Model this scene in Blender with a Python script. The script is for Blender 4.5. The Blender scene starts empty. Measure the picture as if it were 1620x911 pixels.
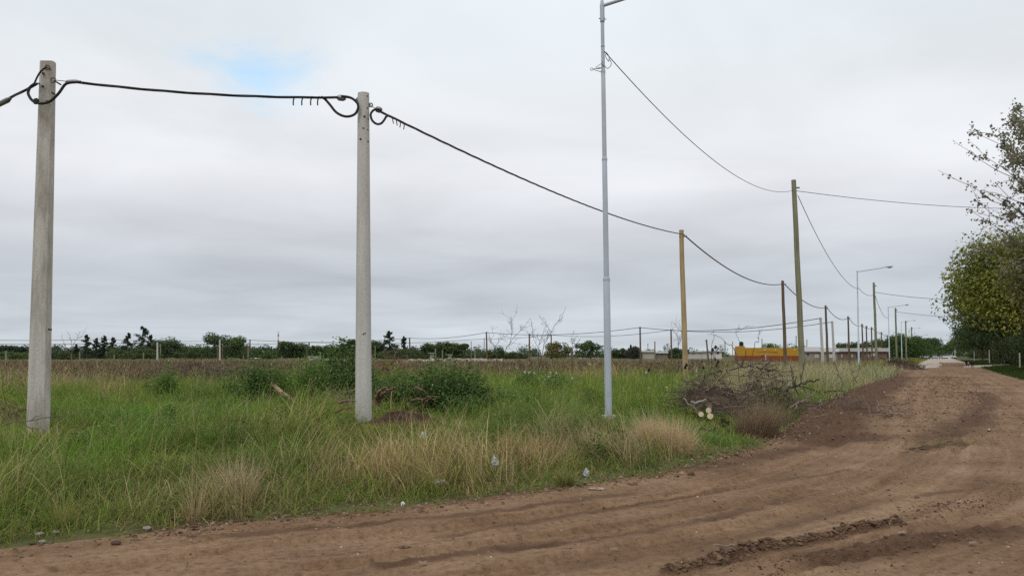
import bpy, math
import numpy as np
from mathutils import Vector

rng = np.random.default_rng(11)
scene = bpy.context.scene
COL = scene.collection

# ------------------------------------------------------------------ camera
CAM_H, F_PX, CX, CY, HOR = 1.5, 1350.0, 810.0, 455.5, 560.0
PITCH = math.atan((HOR - CY) / F_PX)
CA, SA = math.cos(PITCH), math.sin(PITCH)
cam_d = bpy.data.cameras.new("camera")
cam = bpy.data.objects.new("camera", cam_d)
COL.objects.link(cam)
cam.location = (0, 0, CAM_H)
cam.rotation_euler = (math.pi / 2 + PITCH, 0, 0)
cam_d.sensor_fit = 'HORIZONTAL'
cam_d.angle = 2 * math.atan(CX / F_PX)
cam_d.clip_start, cam_d.clip_end = 0.1, 9000
scene.camera = cam


def at(px, py, Y):
    """world point seen at photo pixel (px,py) standing at distance Y"""
    x, y = (px - CX) / F_PX, (CY - py) / F_PX
    t = Y / (CA - y * SA)
    return np.array([x * t, Y, CAM_H + t * (y * CA + SA)])


def gnd0(px, py, h=0.0):
    x, y = (px - CX) / F_PX, (CY - py) / F_PX
    t = (h - CAM_H) / (y * CA + SA)
    return np.array([x * t, t * (CA - y * SA), h])


def project(X, Y, Z):
    dz = Z - CAM_H
    d = Y * CA + dz * SA
    d = np.where(d < 0.05, 0.05, d)
    return CX + F_PX * X / d, CY - F_PX * (-Y * SA + dz * CA) / d


# ------------------------------------------------------------------ noise
def _hash(ix, iy, seed):
    h = (ix.astype(np.int64) * 374761393 + iy.astype(np.int64) * 668265263 + seed * 974634777) & 0xFFFFFFFF
    h = ((h ^ (h >> 13)) * 1274126177) & 0xFFFFFFFF
    return ((h ^ (h >> 16)) & 0xFFFFFF) / float(0xFFFFFF)


def vnoise(x, y, seed=0):
    x = np.asarray(x, float); y = np.asarray(y, float)
    ix, iy = np.floor(x), np.floor(y)
    fx, fy = x - ix, y - iy
    fx = fx * fx * (3 - 2 * fx); fy = fy * fy * (3 - 2 * fy)
    a, b = _hash(ix, iy, seed), _hash(ix + 1, iy, seed)
    c, d = _hash(ix, iy + 1, seed), _hash(ix + 1, iy + 1, seed)
    return (a + (b - a) * fx) * (1 - fy) + (c + (d - c) * fx) * fy


def fbm(x, y, seed=0, octv=4):
    s, a, n = 0, 1, 0
    for k in range(octv):
        s = s + a * vnoise(x * 2 ** k, y * 2 ** k, seed + k * 17); n += a; a *= 0.5
    return s / n


def sstep(a, b, x):
    t = np.clip((x - a) / (b - a), 0, 1)
    return t * t * (3 - 2 * t)


# ------------------------------------------------------------------ road outline
def spline(P, n=8):
    P = np.array(P, float); out = []
    for i in range(len(P) - 1):
        p0 = P[max(i - 1, 0)]; p1 = P[i]; p2 = P[i + 1]; p3 = P[min(i + 2, len(P) - 1)]
        for k in range(n):
            t = k / n
            out.append(0.5 * ((2 * p1) + (-p0 + p2) * t + (2 * p0 - 5 * p1 + 4 * p2 - p3) * t * t + (-p0 + 3 * p1 - 3 * p2 + p3) * t ** 3))
    out.append(P[-1])
    return np.array(out)


edge_px = [(0, 868), (270, 836), (540, 812), (800, 782), (1000, 754), (1100, 733), (1195, 707), (1250, 682), (1300, 652), (1345, 627), (1390, 605), (1435, 583)]
edge_near = [gnd0(*p)[:2] for p in edge_px]
EDGE = spline([np.array([-40., -15.]), np.array([-15., -0.3])] + edge_near, 6)
STREET = np.array([0.5, 1.0]) / math.hypot(0.5, 1.0)
PERP = np.array([STREET[1], -STREET[0]])           # towards the right across the street
LINE = np.vstack([EDGE, EDGE[-1] + STREET * 900])
seg = np.diff(LINE, axis=0); seglen = np.hypot(seg[:, 0], seg[:, 1]); arc0 = np.concatenate([[0], np.cumsum(seglen)])


def inside(poly, x, y):
    r = np.zeros(x.shape, bool); n = len(poly)
    for i in range(n):
        x1, y1 = poly[i]; x2, y2 = poly[(i + 1) % n]
        if y1 == y2: continue
        c = ((y1 > y) != (y2 > y)) & (x < (x2 - x1) * (y - y1) / (y2 - y1) + x1)
        r ^= c
    return r


FIELD = np.vstack([LINE, [[-3000., LINE[-1][1]], [-3000., -1775.]]])


def edge_coords(x, y):
    """signed distance from the left road edge (>0 on the field side) and arc length"""
    best = np.full(x.shape, 1e9); s = np.zeros(x.shape); t = np.zeros(x.shape)
    for i in range(len(seg)):
        ax, ay = LINE[i]; dx, dy = seg[i] / seglen[i]
        rx, ry = x - ax, y - ay
        k = np.clip(rx * dx + ry * dy, 0, seglen[i])
        qx, qy = rx - k * dx, ry - k * dy
        d = qx * qx + qy * qy
        m = d < best
        best = np.where(m, d, best); t = np.where(m, arc0[i] + k, t)
    s = np.sqrt(best) * np.where(inside(FIELD, x, y), 1.0, -1.0)
    return s, t


RIGHT_EDGE = [gnd0(*p)[:2] for p in [(1530, 573.5), (1545, 581), (1575, 590), (1622, 602.5)]]
MID = [gnd0(*p)[:2] for p in [(1483, 581.5), (1489, 577), (1485, 573.2)]]
DIRT = np.array(list(EDGE) + MID + RIGHT_EDGE + [np.array([45., 38.]), np.array([90., 20.]), np.array([90., -60.]), np.array([-60., -60.]), np.array([-60., -28.])])
pR = gnd0(1519, 571.4)[:2]
PAVED = np.array([EDGE[-1]] + MID + [gnd0(1530, 573.5)[:2], pR, pR + STREET * 700, EDGE[-1] + STREET * 800])


# raised soil ridge in the road, and ruts
def poly_dist(P, x, y):
    best = np.full(x.shape, 1e9)
    for i in range(len(P) - 1):
        a = P[i]; d = P[i + 1] - P[i]; L = d @ d
        k = np.clip(((x - a[0]) * d[0] + (y - a[1]) * d[1]) / L, 0, 1)
        best = np.minimum(best, (x - a[0] - k * d[0]) ** 2 + (y - a[1] - k * d[1]) ** 2)
    return np.sqrt(best)


def poly_along(P, x, y):
    best = np.full(x.shape, 1e9); t = np.zeros(x.shape); L0 = 0.
    for i in range(len(P) - 1):
        a = P[i]; d = P[i + 1] - P[i]; L = d @ d
        k = np.clip(((x - a[0]) * d[0] + (y - a[1]) * d[1]) / L, 0, 1)
        e = (x - a[0] - k * d[0]) ** 2 + (y - a[1] - k * d[1]) ** 2
        m = e < best; best = np.where(m, e, best); t = np.where(m, L0 + k * math.sqrt(L), t); L0 += math.sqrt(L)
    return np.sqrt(best), t


def P2(*pts): return spline([gnd0(*p)[:2] for p in pts], 5)
BERM = P2((1130, 885), (1200, 868), (1270, 856), (1340, 842), (1420, 828))
BERM2 = P2((1060, 903), (1100, 894), (1160, 884))
BERM3 = P2((1180, 906), (1300, 890), (1420, 862), (1520, 846))
BERM4 = P2((1440, 815), (1500, 800), (1560, 792), (1600, 765))
DARKS = [(P2((1300, 880), (1400, 868), (1500, 850), (1580, 835)), .28, .8), (P2((1500, 690), (1545, 662), (1562, 632), (1550, 620)), .45, .75),
         (P2((1420, 700), (1480, 640), (1500, 610), (1490, 596)), .9, .25), (P2((600, 895), (800, 868), (1000, 845), (1200, 806)), .10, .7),
         (P2((300, 850), (560, 830), (800, 806), (1000, 780)), .10, .55), (P2((900, 900), (1150, 855), (1400, 790), (1560, 770)), .12, .5),
         (P2((700, 850), (1000, 800), (1200, 766), (1340, 745)), .08, .6), (P2((1250, 690), (1310, 655), (1370, 622), (1420, 596)), 1.1, .8),
         (P2((1120, 742), (1210, 722), (1290, 705), (1370, 690)), .35, .7), (P2((1440, 715), (1480, 706), (1530, 700)), .16, .7)]


HUMPS = [(-3.6, 13.6, 1.5, .28), (-6.2, 12.4, 1.3, .17), (-1.2, 12.6, 1.2, .18), (.9, 15.2, 1.6, .18), (-9.0, 20., 2.5, .15), (3.5, 21., 2.2, .15)]


TRACKS = [(P2((500, 900), (800, 858), (1050, 822), (1250, 780), (1420, 720), (1515, 660), (1530, 622), (1500, 600)), .09), (P2((760, 905), (1000, 862), (1250, 812), (1430, 752), (1545, 690), (1590, 640), (1560, 612)), .09),
          (P2((620, 850), (900, 810), (1120, 770), (1300, 715), (1400, 660), (1440, 625), (1465, 600)), .10), (P2((1180, 900), (1350, 858), (1500, 822), (1619, 780)), .07), (P2((1240, 905), (1400, 875), (1540, 846), (1640, 815)), .07),
          (P2((100, 905), (400, 868), (700, 835), (950, 800)), .08)]


def terrain(x, y, full=False):
    s, t = edge_coords(x, y)
    field = 0.13 * sstep(0.0, 3.0, s) + (0.30 * (fbm(x * .45 + 5, y * .45, 3, 3) - .42) + .10 * (vnoise(x * 1.3, y * 1.3, 4) - .5)) * sstep(0.5, 3, s) * (1 - .7 * sstep(22, 60, y))
    for hx, hy, hr, hh in HUMPS: field = field + hh * np.exp(-((x - hx) ** 2 + (y - hy) ** 2) / hr ** 2) * (s > 0)
    field = np.where(s > 0, field, 0.02)
    if not full: return np.where(s > 0, field, 0.0)
    dirt = inside(DIRT, x, y); paved = inside(PAVED, x, y)
    near = 1 - sstep(30, 70, np.hypot(x, y))
    r = (vnoise(s * 1.7 + .6 * vnoise(t * .2, s * .3, 50), t * .10, 51) - .5) * .032 + (vnoise(s * 6, t * .3, 52) - .5) * .022 + (fbm(x * 3, y * 3, 53, 3) - .5) * .030 + (fbm(x * 28, y * 28, 92, 2) - .5) * .012
    r += (vnoise(s * 17, t * .5, 66) - .5) * .016 * sstep(.4, .65, fbm(s * .8 + 4, t * .12, 68, 2)) + (vnoise(t * 9, s * 1.5, 69) - .5) * .006
    r += (fbm(x * 14, y * 14, 55, 3) - .5) * .022 * sstep(.35, .7, fbm(s * 1.2, t * .25, 56, 3) + .0)
    b = poly_dist(BERM, x, y); b2 = poly_dist(BERM2, x, y); b3 = poly_dist(BERM3, x, y); b4 = poly_dist(BERM4, x, y)
    for P, w in TRACKS:
        q, al = poly_along(P, x, y); q = q / w
        r += .011 * np.sin(al * 2 * np.pi / .13 + 3.0 * q) * np.exp(-q ** 4) * sstep(.42, .6, fbm(x * .9, y * .9, 91, 3)) * (1 - sstep(10, 16, y))
        r += (-.030 * np.exp(-q ** 4) + .022 * np.exp(-((q - 1.35) / .35) ** 2) * (.4 + fbm(x * 8, y * 8, 70, 3)))
    bank = .26 * np.exp(-((s + .35) / .75) ** 2) * sstep(13.5, 19, y) * (1 - sstep(60, 85, y)) * (.25 + 1.3 * fbm(x * 1.8, y * 1.8, 71, 4) - .35 * fbm(x * 7, y * 7, 72, 3))
    r += bank
    lump = .15 + 1.0 * fbm(x * 9, y * 9, 57, 3) + .9 * (fbm(x * 26, y * 26, 67, 3) - .4)
    bh = .075 * np.exp(-(b / .075) ** 2) + .05 * np.exp(-(b2 / .06) ** 2) + .025 * np.exp(-(b3 / .16) ** 2) + .02 * np.exp(-(b4 / .12) ** 2)
    r += bh * lump
    moist = np.clip(np.clip(bank * 4.5, 0, .85) + 1.2 * np.exp(-(b / .10) ** 2) + np.exp(-(b2 / .09) ** 2) + .35 * np.exp(-(b3 / .22) ** 2) + .25 * np.exp(-(b4 / .2) ** 2), 0, 1)
    wob = .55 + .9 * fbm(x * 2.2, y * 2.2, 59, 4)
    for P, w, a in DARKS:
        m = a * np.exp(-(poly_dist(P, x, y) / w) ** 2) * wob
        moist = np.clip(moist + m, 0, 1)
        r += m * (fbm(x * 6, y * 6, 58, 4) - .5) * (.10 if w < 1 else .26)
    z = np.where(dirt, r * near * np.maximum(0.35 + .65 * sstep(0, .5, -s), bank > .02), field)
    z = np.where(paved, 0.03, z)
    return z, s, t, dirt, paved, moist


def H1(x, y):
    return float(terrain(np.array([float(x)]), np.array([float(y)]))[0])


def gH(px, py):
    """first point of the field surface met by the line of sight"""
    hs = np.linspace(.6, -.1, 141)
    P = np.array([gnd0(px, py, h) for h in hs]); t = terrain(P[:, 0], P[:, 1])
    i = int(np.argmax(P[:, 2] <= t))
    return np.array([P[i, 0], P[i, 1], t[i]])


def base_at(px, Z, h=None):
    x = (px - CX) / F_PX * Z
    for _ in range(3):
        hh = H1(x, Z) if h is None else h
        k = (hh - CAM_H) / Z
        y = (k * CA - SA) / (CA + k * SA)
        x = (px - CX) / F_PX * Z / (CA - y * SA)
    return np.array([x, Z, hh])


# ------------------------------------------------------------------ materials
def new_mat(name):
    m = bpy.data.materials.new(name); m.use_nodes = True
    nt = m.node_tree; nt.nodes.clear()
    out = nt.nodes.new('ShaderNodeOutputMaterial')
    return m, nt, out


def N(nt, t, **kw):
    n = nt.nodes.new(t)
    for k, v in kw.items():
        if k in n.inputs.keys(): n.inputs[k].default_value = v
        else: setattr(n, k, v)
    return n


def attr_mat(name, rough=.9, trans=0.0, noise=0.0, nscale=20., spec=.2, bump=0.0):
    """colour carried by each blade / leaf / piece, with an optional fine mottling"""
    m, nt, out = new_mat(name)
    a = N(nt, 'ShaderNodeAttribute', attribute_name='col')
    c = a.outputs['Color']
    nz = None
    if noise or bump:
        tc = N(nt, 'ShaderNodeTexCoord')
        nz = N(nt, 'ShaderNodeTexNoise', Scale=nscale, Detail=5.0, Roughness=.65)
        nt.links.new(tc.outputs['Object'], nz.inputs['Vector'])
        mr = N(nt, 'ShaderNodeMapRange'); mr.inputs[1].default_value = .3; mr.inputs[2].default_value = .7
        mr.inputs[3].default_value = 1 - noise; mr.inputs[4].default_value = 1 + noise
        nt.links.new(nz.outputs['Fac'], mr.inputs[0])
        vm = N(nt, 'ShaderNodeVectorMath', operation='SCALE')
        nt.links.new(c, vm.inputs[0]); nt.links.new(mr.outputs[0], vm.inputs['Scale'])
        c = vm.outputs[0]
    p = N(nt, 'ShaderNodeBsdfPrincipled', Roughness=rough)
    p.inputs['Specular IOR Level'].default_value = spec
    nt.links.new(c, p.inputs['Base Color'])
    if bump:
        b = N(nt, 'ShaderNodeBump', Strength=bump, Distance=.02)
        nt.links.new(nz.outputs['Fac'], b.inputs['Height']); nt.links.new(b.outputs[0], p.inputs['Normal'])
    sh = p.outputs[0]
    if trans:
        tr = N(nt, 'ShaderNodeBsdfTranslucent'); nt.links.new(c, tr.inputs['Color'])
        mx = N(nt, 'ShaderNodeMixShader', Fac=trans)
        nt.links.new(sh, mx.inputs[1]); nt.links.new(tr.outputs[0], mx.inputs[2]); sh = mx.outputs[0]
    nt.links.new(sh, out.inputs[0])
    return m


def ramp(nt, stops):
    r = N(nt, 'ShaderNodeValToRGB'); e = r.color_ramp.elements
    while len(e) > 1: e.remove(e[-1])
    e[0].position = stops[0][0]; e[0].color = (*stops[0][1], 1)
    for p, c in stops[1:]:
        n = e.new(p); n.color = (*c, 1)
    return r


def concrete_mat(name, c0, c1, dark, stain, streak=True):
    m, nt, out = new_mat(name)
    tc = N(nt, 'ShaderNodeTexCoord')
    mp = N(nt, 'ShaderNodeMapping'); mp.inputs['Scale'].default_value = (7, 7, .55)
    nt.links.new(tc.outputs['Object'], mp.inputs[0])
    n1 = N(nt, 'ShaderNodeTexNoise', Scale=1.3, Detail=6.0, Roughness=.6); nt.links.new(mp.outputs[0], n1.inputs['Vector'])
    n2 = N(nt, 'ShaderNodeTexNoise', Scale=38.0, Detail=4.0, Roughness=.7); nt.links.new(tc.outputs['Object'], n2.inputs['Vector'])
    mp3 = N(nt, 'ShaderNodeMapping'); mp3.inputs['Scale'].default_value = (4, 4, .9); nt.links.new(tc.outputs['Object'], mp3.inputs[0])
    n3 = N(nt, 'ShaderNodeTexNoise', Scale=1.1, Detail=7.0, Roughness=.62); nt.links.new(mp3.outputs[0], n3.inputs['Vector'])
    vo = N(nt, 'ShaderNodeTexVoronoi', Scale=26.0); nt.links.new(tc.outputs['Object'], vo.inputs['Vector'])
    r1 = ramp(nt, [(.32, c0), (.68, c1)]); nt.links.new(n1.outputs['Fac'], r1.inputs[0])
    rs = ramp(nt, [(.45, (0, 0, 0)), (.68, (stain, stain, stain))]); nt.links.new(n3.outputs['Fac'], rs.inputs[0])
    mx = N(nt, 'ShaderNodeMixRGB'); nt.links.new(rs.outputs[0], mx.inputs[0]); nt.links.new(r1.outputs[0], mx.inputs[1]); mx.inputs[2].default_value = (*dark, 1)
    rg = ramp(nt, [(.3, (.82, .82, .82)), (.7, (1.1, 1.1, 1.1))]); nt.links.new(n2.outputs['Fac'], rg.inputs[0])
    mu = N(nt, 'ShaderNodeMixRGB', blend_type='MULTIPLY', Fac=1.0); nt.links.new(mx.outputs[0], mu.inputs[1]); nt.links.new(rg.outputs[0], mu.inputs[2])
    # small air holes
    rv = ramp(nt, [(.06, (.35, .34, .33)), (.11, (1, 1, 1))]); nt.links.new(vo.outputs['Distance'], rv.inputs[0])
    mu2 = N(nt, 'ShaderNodeMixRGB', blend_type='MULTIPLY', Fac=.6); nt.links.new(mu.outputs[0], mu2.inputs[1]); nt.links.new(rv.outputs[0], mu2.inputs[2])
    p = N(nt, 'ShaderNodeBsdfPrincipled', Roughness=.9); p.inputs['Specular IOR Level'].default_value = .2
    nt.links.new(mu2.outputs[0], p.inputs['Base Color'])
    b = N(nt, 'ShaderNodeBump', Strength=.35, Distance=.01); nt.links.new(n2.outputs['Fac'], b.inputs['Height']); nt.links.new(b.outputs[0], p.inputs['Normal'])
    nt.links.new(p.outputs[0], out.inputs[0])
    return m


def wood_mat(name, c0, c1, crack):
    m, nt, out = new_mat(name)
    tc = N(nt, 'ShaderNodeTexCoord')
    mp = N(nt, 'ShaderNodeMapping'); mp.inputs['Scale'].default_value = (14, 14, .5); nt.links.new(tc.outputs['Object'], mp.inputs[0])
    n1 = N(nt, 'ShaderNodeTexNoise', Scale=1.2, Detail=6.0, Roughness=.65); nt.links.new(mp.outputs[0], n1.inputs['Vector'])
    r1 = ramp(nt, [(.3, crack), (.42, c0), (.7, c1)]); nt.links.new(n1.outputs['Fac'], r1.inputs[0])
    n2 = N(nt, 'ShaderNodeTexNoise', Scale=.9, Detail=3.0); nt.links.new(tc.outputs['Object'], n2.inputs['Vector'])
    rg = ramp(nt, [(.3, (.75, .75, .75)), (.7, (1.15, 1.13, 1.1))]); nt.links.new(n2.outputs['Fac'], rg.inputs[0])
    mu = N(nt, 'ShaderNodeMixRGB', blend_type='MULTIPLY', Fac=1.0); nt.links.new(r1.outputs[0], mu.inputs[1]); nt.links.new(rg.outputs[0], mu.inputs[2])
    p = N(nt, 'ShaderNodeBsdfPrincipled', Roughness=.85); p.inputs['Specular IOR Level'].default_value = .2
    nt.links.new(mu.outputs[0], p.inputs['Base Color'])
    b = N(nt, 'ShaderNodeBump', Strength=.5, Distance=.01); nt.links.new(n1.outputs['Fac'], b.inputs['Height']); nt.links.new(b.outputs[0], p.inputs['Normal'])
    nt.links.new(p.outputs[0], out.inputs[0])
    return m


def plain_mat(name, c, rough=.6, metal=0.0, var=.12, vs=6.0, spec=.4):
    m, nt, out = new_mat(name)
    tc = N(nt, 'ShaderNodeTexCoord')
    n1 = N(nt, 'ShaderNodeTexNoise', Scale=vs, Detail=5.0); nt.links.new(tc.outputs['Object'], n1.inputs['Vector'])
    r1 = ramp(nt, [(.3, tuple(v * (1 - var) for v in c)), (.7, tuple(min(1, v * (1 + var)) for v in c))]); nt.links.new(n1.outputs['Fac'], r1.inputs[0])
    p = N(nt, 'ShaderNodeBsdfPrincipled', Roughness=rough, Metallic=metal); p.inputs['Specular IOR Level'].default_value = spec
    nt.links.new(r1.outputs[0], p.inputs['Base Color'])
    nt.links.new(p.outputs[0], out.inputs[0])
    return m


def dirt_mat():
    m, nt, out = new_mat("road_dirt")
    L = nt.links.new
    st = N(nt, 'ShaderNodeAttribute', attribute_name='st'); mo = N(nt, 'ShaderNodeAttribute', attribute_name='moist')
    geo = N(nt, 'ShaderNodeNewGeometry')
    mp = N(nt, 'ShaderNodeMapping'); mp.inputs['Scale'].default_value = (2.8, .11, 1); L(st.outputs['Vector'], mp.inputs[0])
    n1 = N(nt, 'ShaderNodeTexNoise', Scale=1.0, Detail=7.0, Roughness=.62, Distortion=.3); L(mp.outputs[0], n1.inputs['Vector'])
    n2 = N(nt, 'ShaderNodeTexNoise', Scale=.55, Detail=6.0, Roughness=.6); L(geo.outputs['Position'], n2.inputs['Vector'])
    n3 = N(nt, 'ShaderNodeTexNoise', Scale=14.0, Detail=5.0, Roughness=.7); L(geo.outputs['Position'], n3.inputs['Vector'])
    r1 = ramp(nt, [(.33, (.095, .053, .029)), (.43, (.160, .096, .054)), (.55, (.228, .144, .086)), (.68, (.305, .208, .133))])
    mix = N(nt, 'ShaderNodeMixRGB', Fac=.55); L(n1.outputs['Fac'], mix.inputs[1]); L(n2.outputs['Fac'], mix.inputs[2])
    L(mix.outputs[0], r1.inputs[0])
    rd = ramp(nt, [(.25, (0, 0, 0)), (.8, (1, 1, 1))])
    ad = N(nt, 'ShaderNodeMath', operation='ADD'); sb = N(nt, 'ShaderNodeMath', operation='MULTIPLY_ADD'); sb.inputs[1].default_value = .7; sb.inputs[2].default_value = -.33
    L(n3.outputs['Fac'], sb.inputs[0]); L(mo.outputs['Fac'], ad.inputs[0]); L(sb.outputs[0], ad.inputs[1]); L(ad.outputs[0], rd.inputs[0])
    md = N(nt, 'ShaderNodeMixRGB'); L(rd.outputs[0], md.inputs[0]); L(r1.outputs[0], md.inputs[1]); md.inputs[2].default_value = (.098, .056, .034, 1)
    rg = ramp(nt, [(.30, (.58, .56, .54)), (.48, (1, 1, 1)), (.72, (1.28, 1.28, 1.28))]); L(n3.outputs['Fac'], rg.inputs[0])
    mu = N(nt, 'ShaderNodeMixRGB', blend_type='MULTIPLY', Fac=1.0); L(md.outputs[0], mu.inputs[1]); L(rg.outputs[0], mu.inputs[2])
    p = N(nt, 'ShaderNodeBsdfPrincipled', Roughness=.95); p.inputs['Specular IOR Level'].default_value = .15
    n4 = N(nt, 'ShaderNodeTexNoise', Scale=45.0, Detail=4.0, Roughness=.7); L(geo.outputs['Position'], n4.inputs['Vector'])
    mp2 = N(nt, 'ShaderNodeMapping'); mp2.inputs['Scale'].default_value = (13, .55, 1); L(st.outputs['Vector'], mp2.inputs[0])
    n5 = N(nt, 'ShaderNodeTexNoise', Scale=1.0, Detail=5.0, Roughness=.6, Distortion=.5); L(mp2.outputs[0], n5.inputs['Vector'])
    rk = ramp(nt, [(.30, (.74, .72, .70)), (.47, (1, 1, 1)), (.70, (1.14, 1.14, 1.13))]); L(n5.outputs['Fac'], rk.inputs[0])
    mu3 = N(nt, 'ShaderNodeMixRGB', blend_type='MULTIPLY', Fac=.6); L(mu.outputs[0], mu3.inputs[1]); L(rk.outputs[0], mu3.inputs[2])
    rq = ramp(nt, [(.30, (.6, .58, .56)), (.42, (1, 1, 1)), (.68, (1.0, 1.0, 1.0)), (.78, (1.5, 1.5, 1.48))]); L(n4.outputs['Fac'], rq.inputs[0])
    mu4 = N(nt, 'ShaderNodeMixRGB', blend_type='MULTIPLY', Fac=.8); L(mu3.outputs[0], mu4.inputs[1]); L(rq.outputs[0], mu4.inputs[2])
    L(mu4.outputs[0], p.inputs['Base Color'])
    b = N(nt, 'ShaderNodeBump', Strength=.9, Distance=.03); L(n3.outputs['Fac'], b.inputs['Height'])
    b2 = N(nt, 'ShaderNodeBump', Strength=.5, Distance=.012); L(n4.outputs['Fac'], b2.inputs['Height']); L(b.outputs[0], b2.inputs['Normal'])
    L(b2.outputs[0], p.inputs['Normal']); L(p.outputs[0], out.inputs[0])
    return m


def soil_mat(name, stops, scale=.6):
    m, nt, out = new_mat(name); L = nt.links.new
    geo = N(nt, 'ShaderNodeNewGeometry')
    n1 = N(nt, 'ShaderNodeTexNoise', Scale=scale, Detail=8.0, Roughness=.68); L(geo.outputs['Position'], n1.inputs['Vector'])
    n2 = N(nt, 'ShaderNodeTexNoise', Scale=scale * 22, Detail=4.0); L(geo.outputs['Position'], n2.inputs['Vector'])
    r = ramp(nt, stops); mx = N(nt, 'ShaderNodeMixRGB', Fac=.4); L(n1.outputs['Fac'], mx.inputs[1]); L(n2.outputs['Fac'], mx.inputs[2]); L(mx.outputs[0], r.inputs[0])
    p = N(nt, 'ShaderNodeBsdfPrincipled', Roughness=.95); p.inputs['Specular IOR Level'].default_value = .15
    L(r.outputs[0], p.inputs['Base Color'])
    b = N(nt, 'ShaderNodeBump', Strength=.6, Distance=.03); L(n2.outputs['Fac'], b.inputs['Height']); L(b.outputs[0], p.inputs['Normal'])
    L(p.outputs[0], out.inputs[0])
    return m


M = dict(
    dirt=dirt_mat(),
    soil=soil_mat("field_soil", [(.3, (.05, .045, .02)), (.5, (.085, .09, .03)), (.7, (.13, .10, .055))]),
    paved=soil_mat("pale_paving", [(.3, (.34, .29, .24)), (.7, (.46, .40, .34))], 1.5),
    grass=attr_mat("grass_blades", .75, .45, spec=.2), stem=attr_mat("dry_stems", .9, .1), leaf=attr_mat("leaves", .6, .38, spec=.3),
    bark=attr_mat("bark", .9, 0, .35, 9., bump=.5), clod=attr_mat("clods", .95, 0, .2, 30.), paint=attr_mat("painted", .6, 0, .08, 3.),
    body=attr_mat("car_paint", .3, 0, .02, 3., spec=.5), fur=attr_mat("fur", .85, 0, .15, 40.), litter=attr_mat("litter_plastic", .5, .25, .05, 8.),
    concA=concrete_mat("weathered_concrete", (.42, .395, .35), (.56, .53, .48), (.22, .18, .135), .8),
    concB=concrete_mat("grey_concrete", (.46, .445, .41), (.57, .555, .52), (.36, .34, .30), .35),
    galv=plain_mat("grey_pole_paint", (.42, .468, .52), .45, .0, .08, 2.5, .45),
    steel=plain_mat("steel_fitting", (.22, .22, .22), .45, .7), rust=plain_mat("rusty_steel", (.16, .11, .08), .7, .3),
    cable=plain_mat("black_cable", (.012, .012, .013), .55, 0, .2), glass=plain_mat("lamp_lens", (.42, .44, .46), .15, 0, .05),
    woodY=wood_mat("yellow_pole_wood", (.36, .27, .14), (.47, .36, .20), (.17, .12, .06)),
    woodG=wood_mat("green_pole_wood", (.19, .19, .12), (.28, .28, .185), (.11, .10, .06)),
    woodD=wood_mat("dark_pole_wood", (.12, .085, .055), (.18, .135, .09), (.05, .035, .022)),
    cut=plain_mat("fresh_cut_wood", (.68, .55, .36), .8, 0, .28, 45), win=plain_mat("window_dark", (.03, .035, .04), .2),
    rubber=plain_mat("tyre_rubber", (.02, .02, .02), .8), black=plain_mat("black_plastic", (.015, .015, .017), .4),
)


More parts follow.
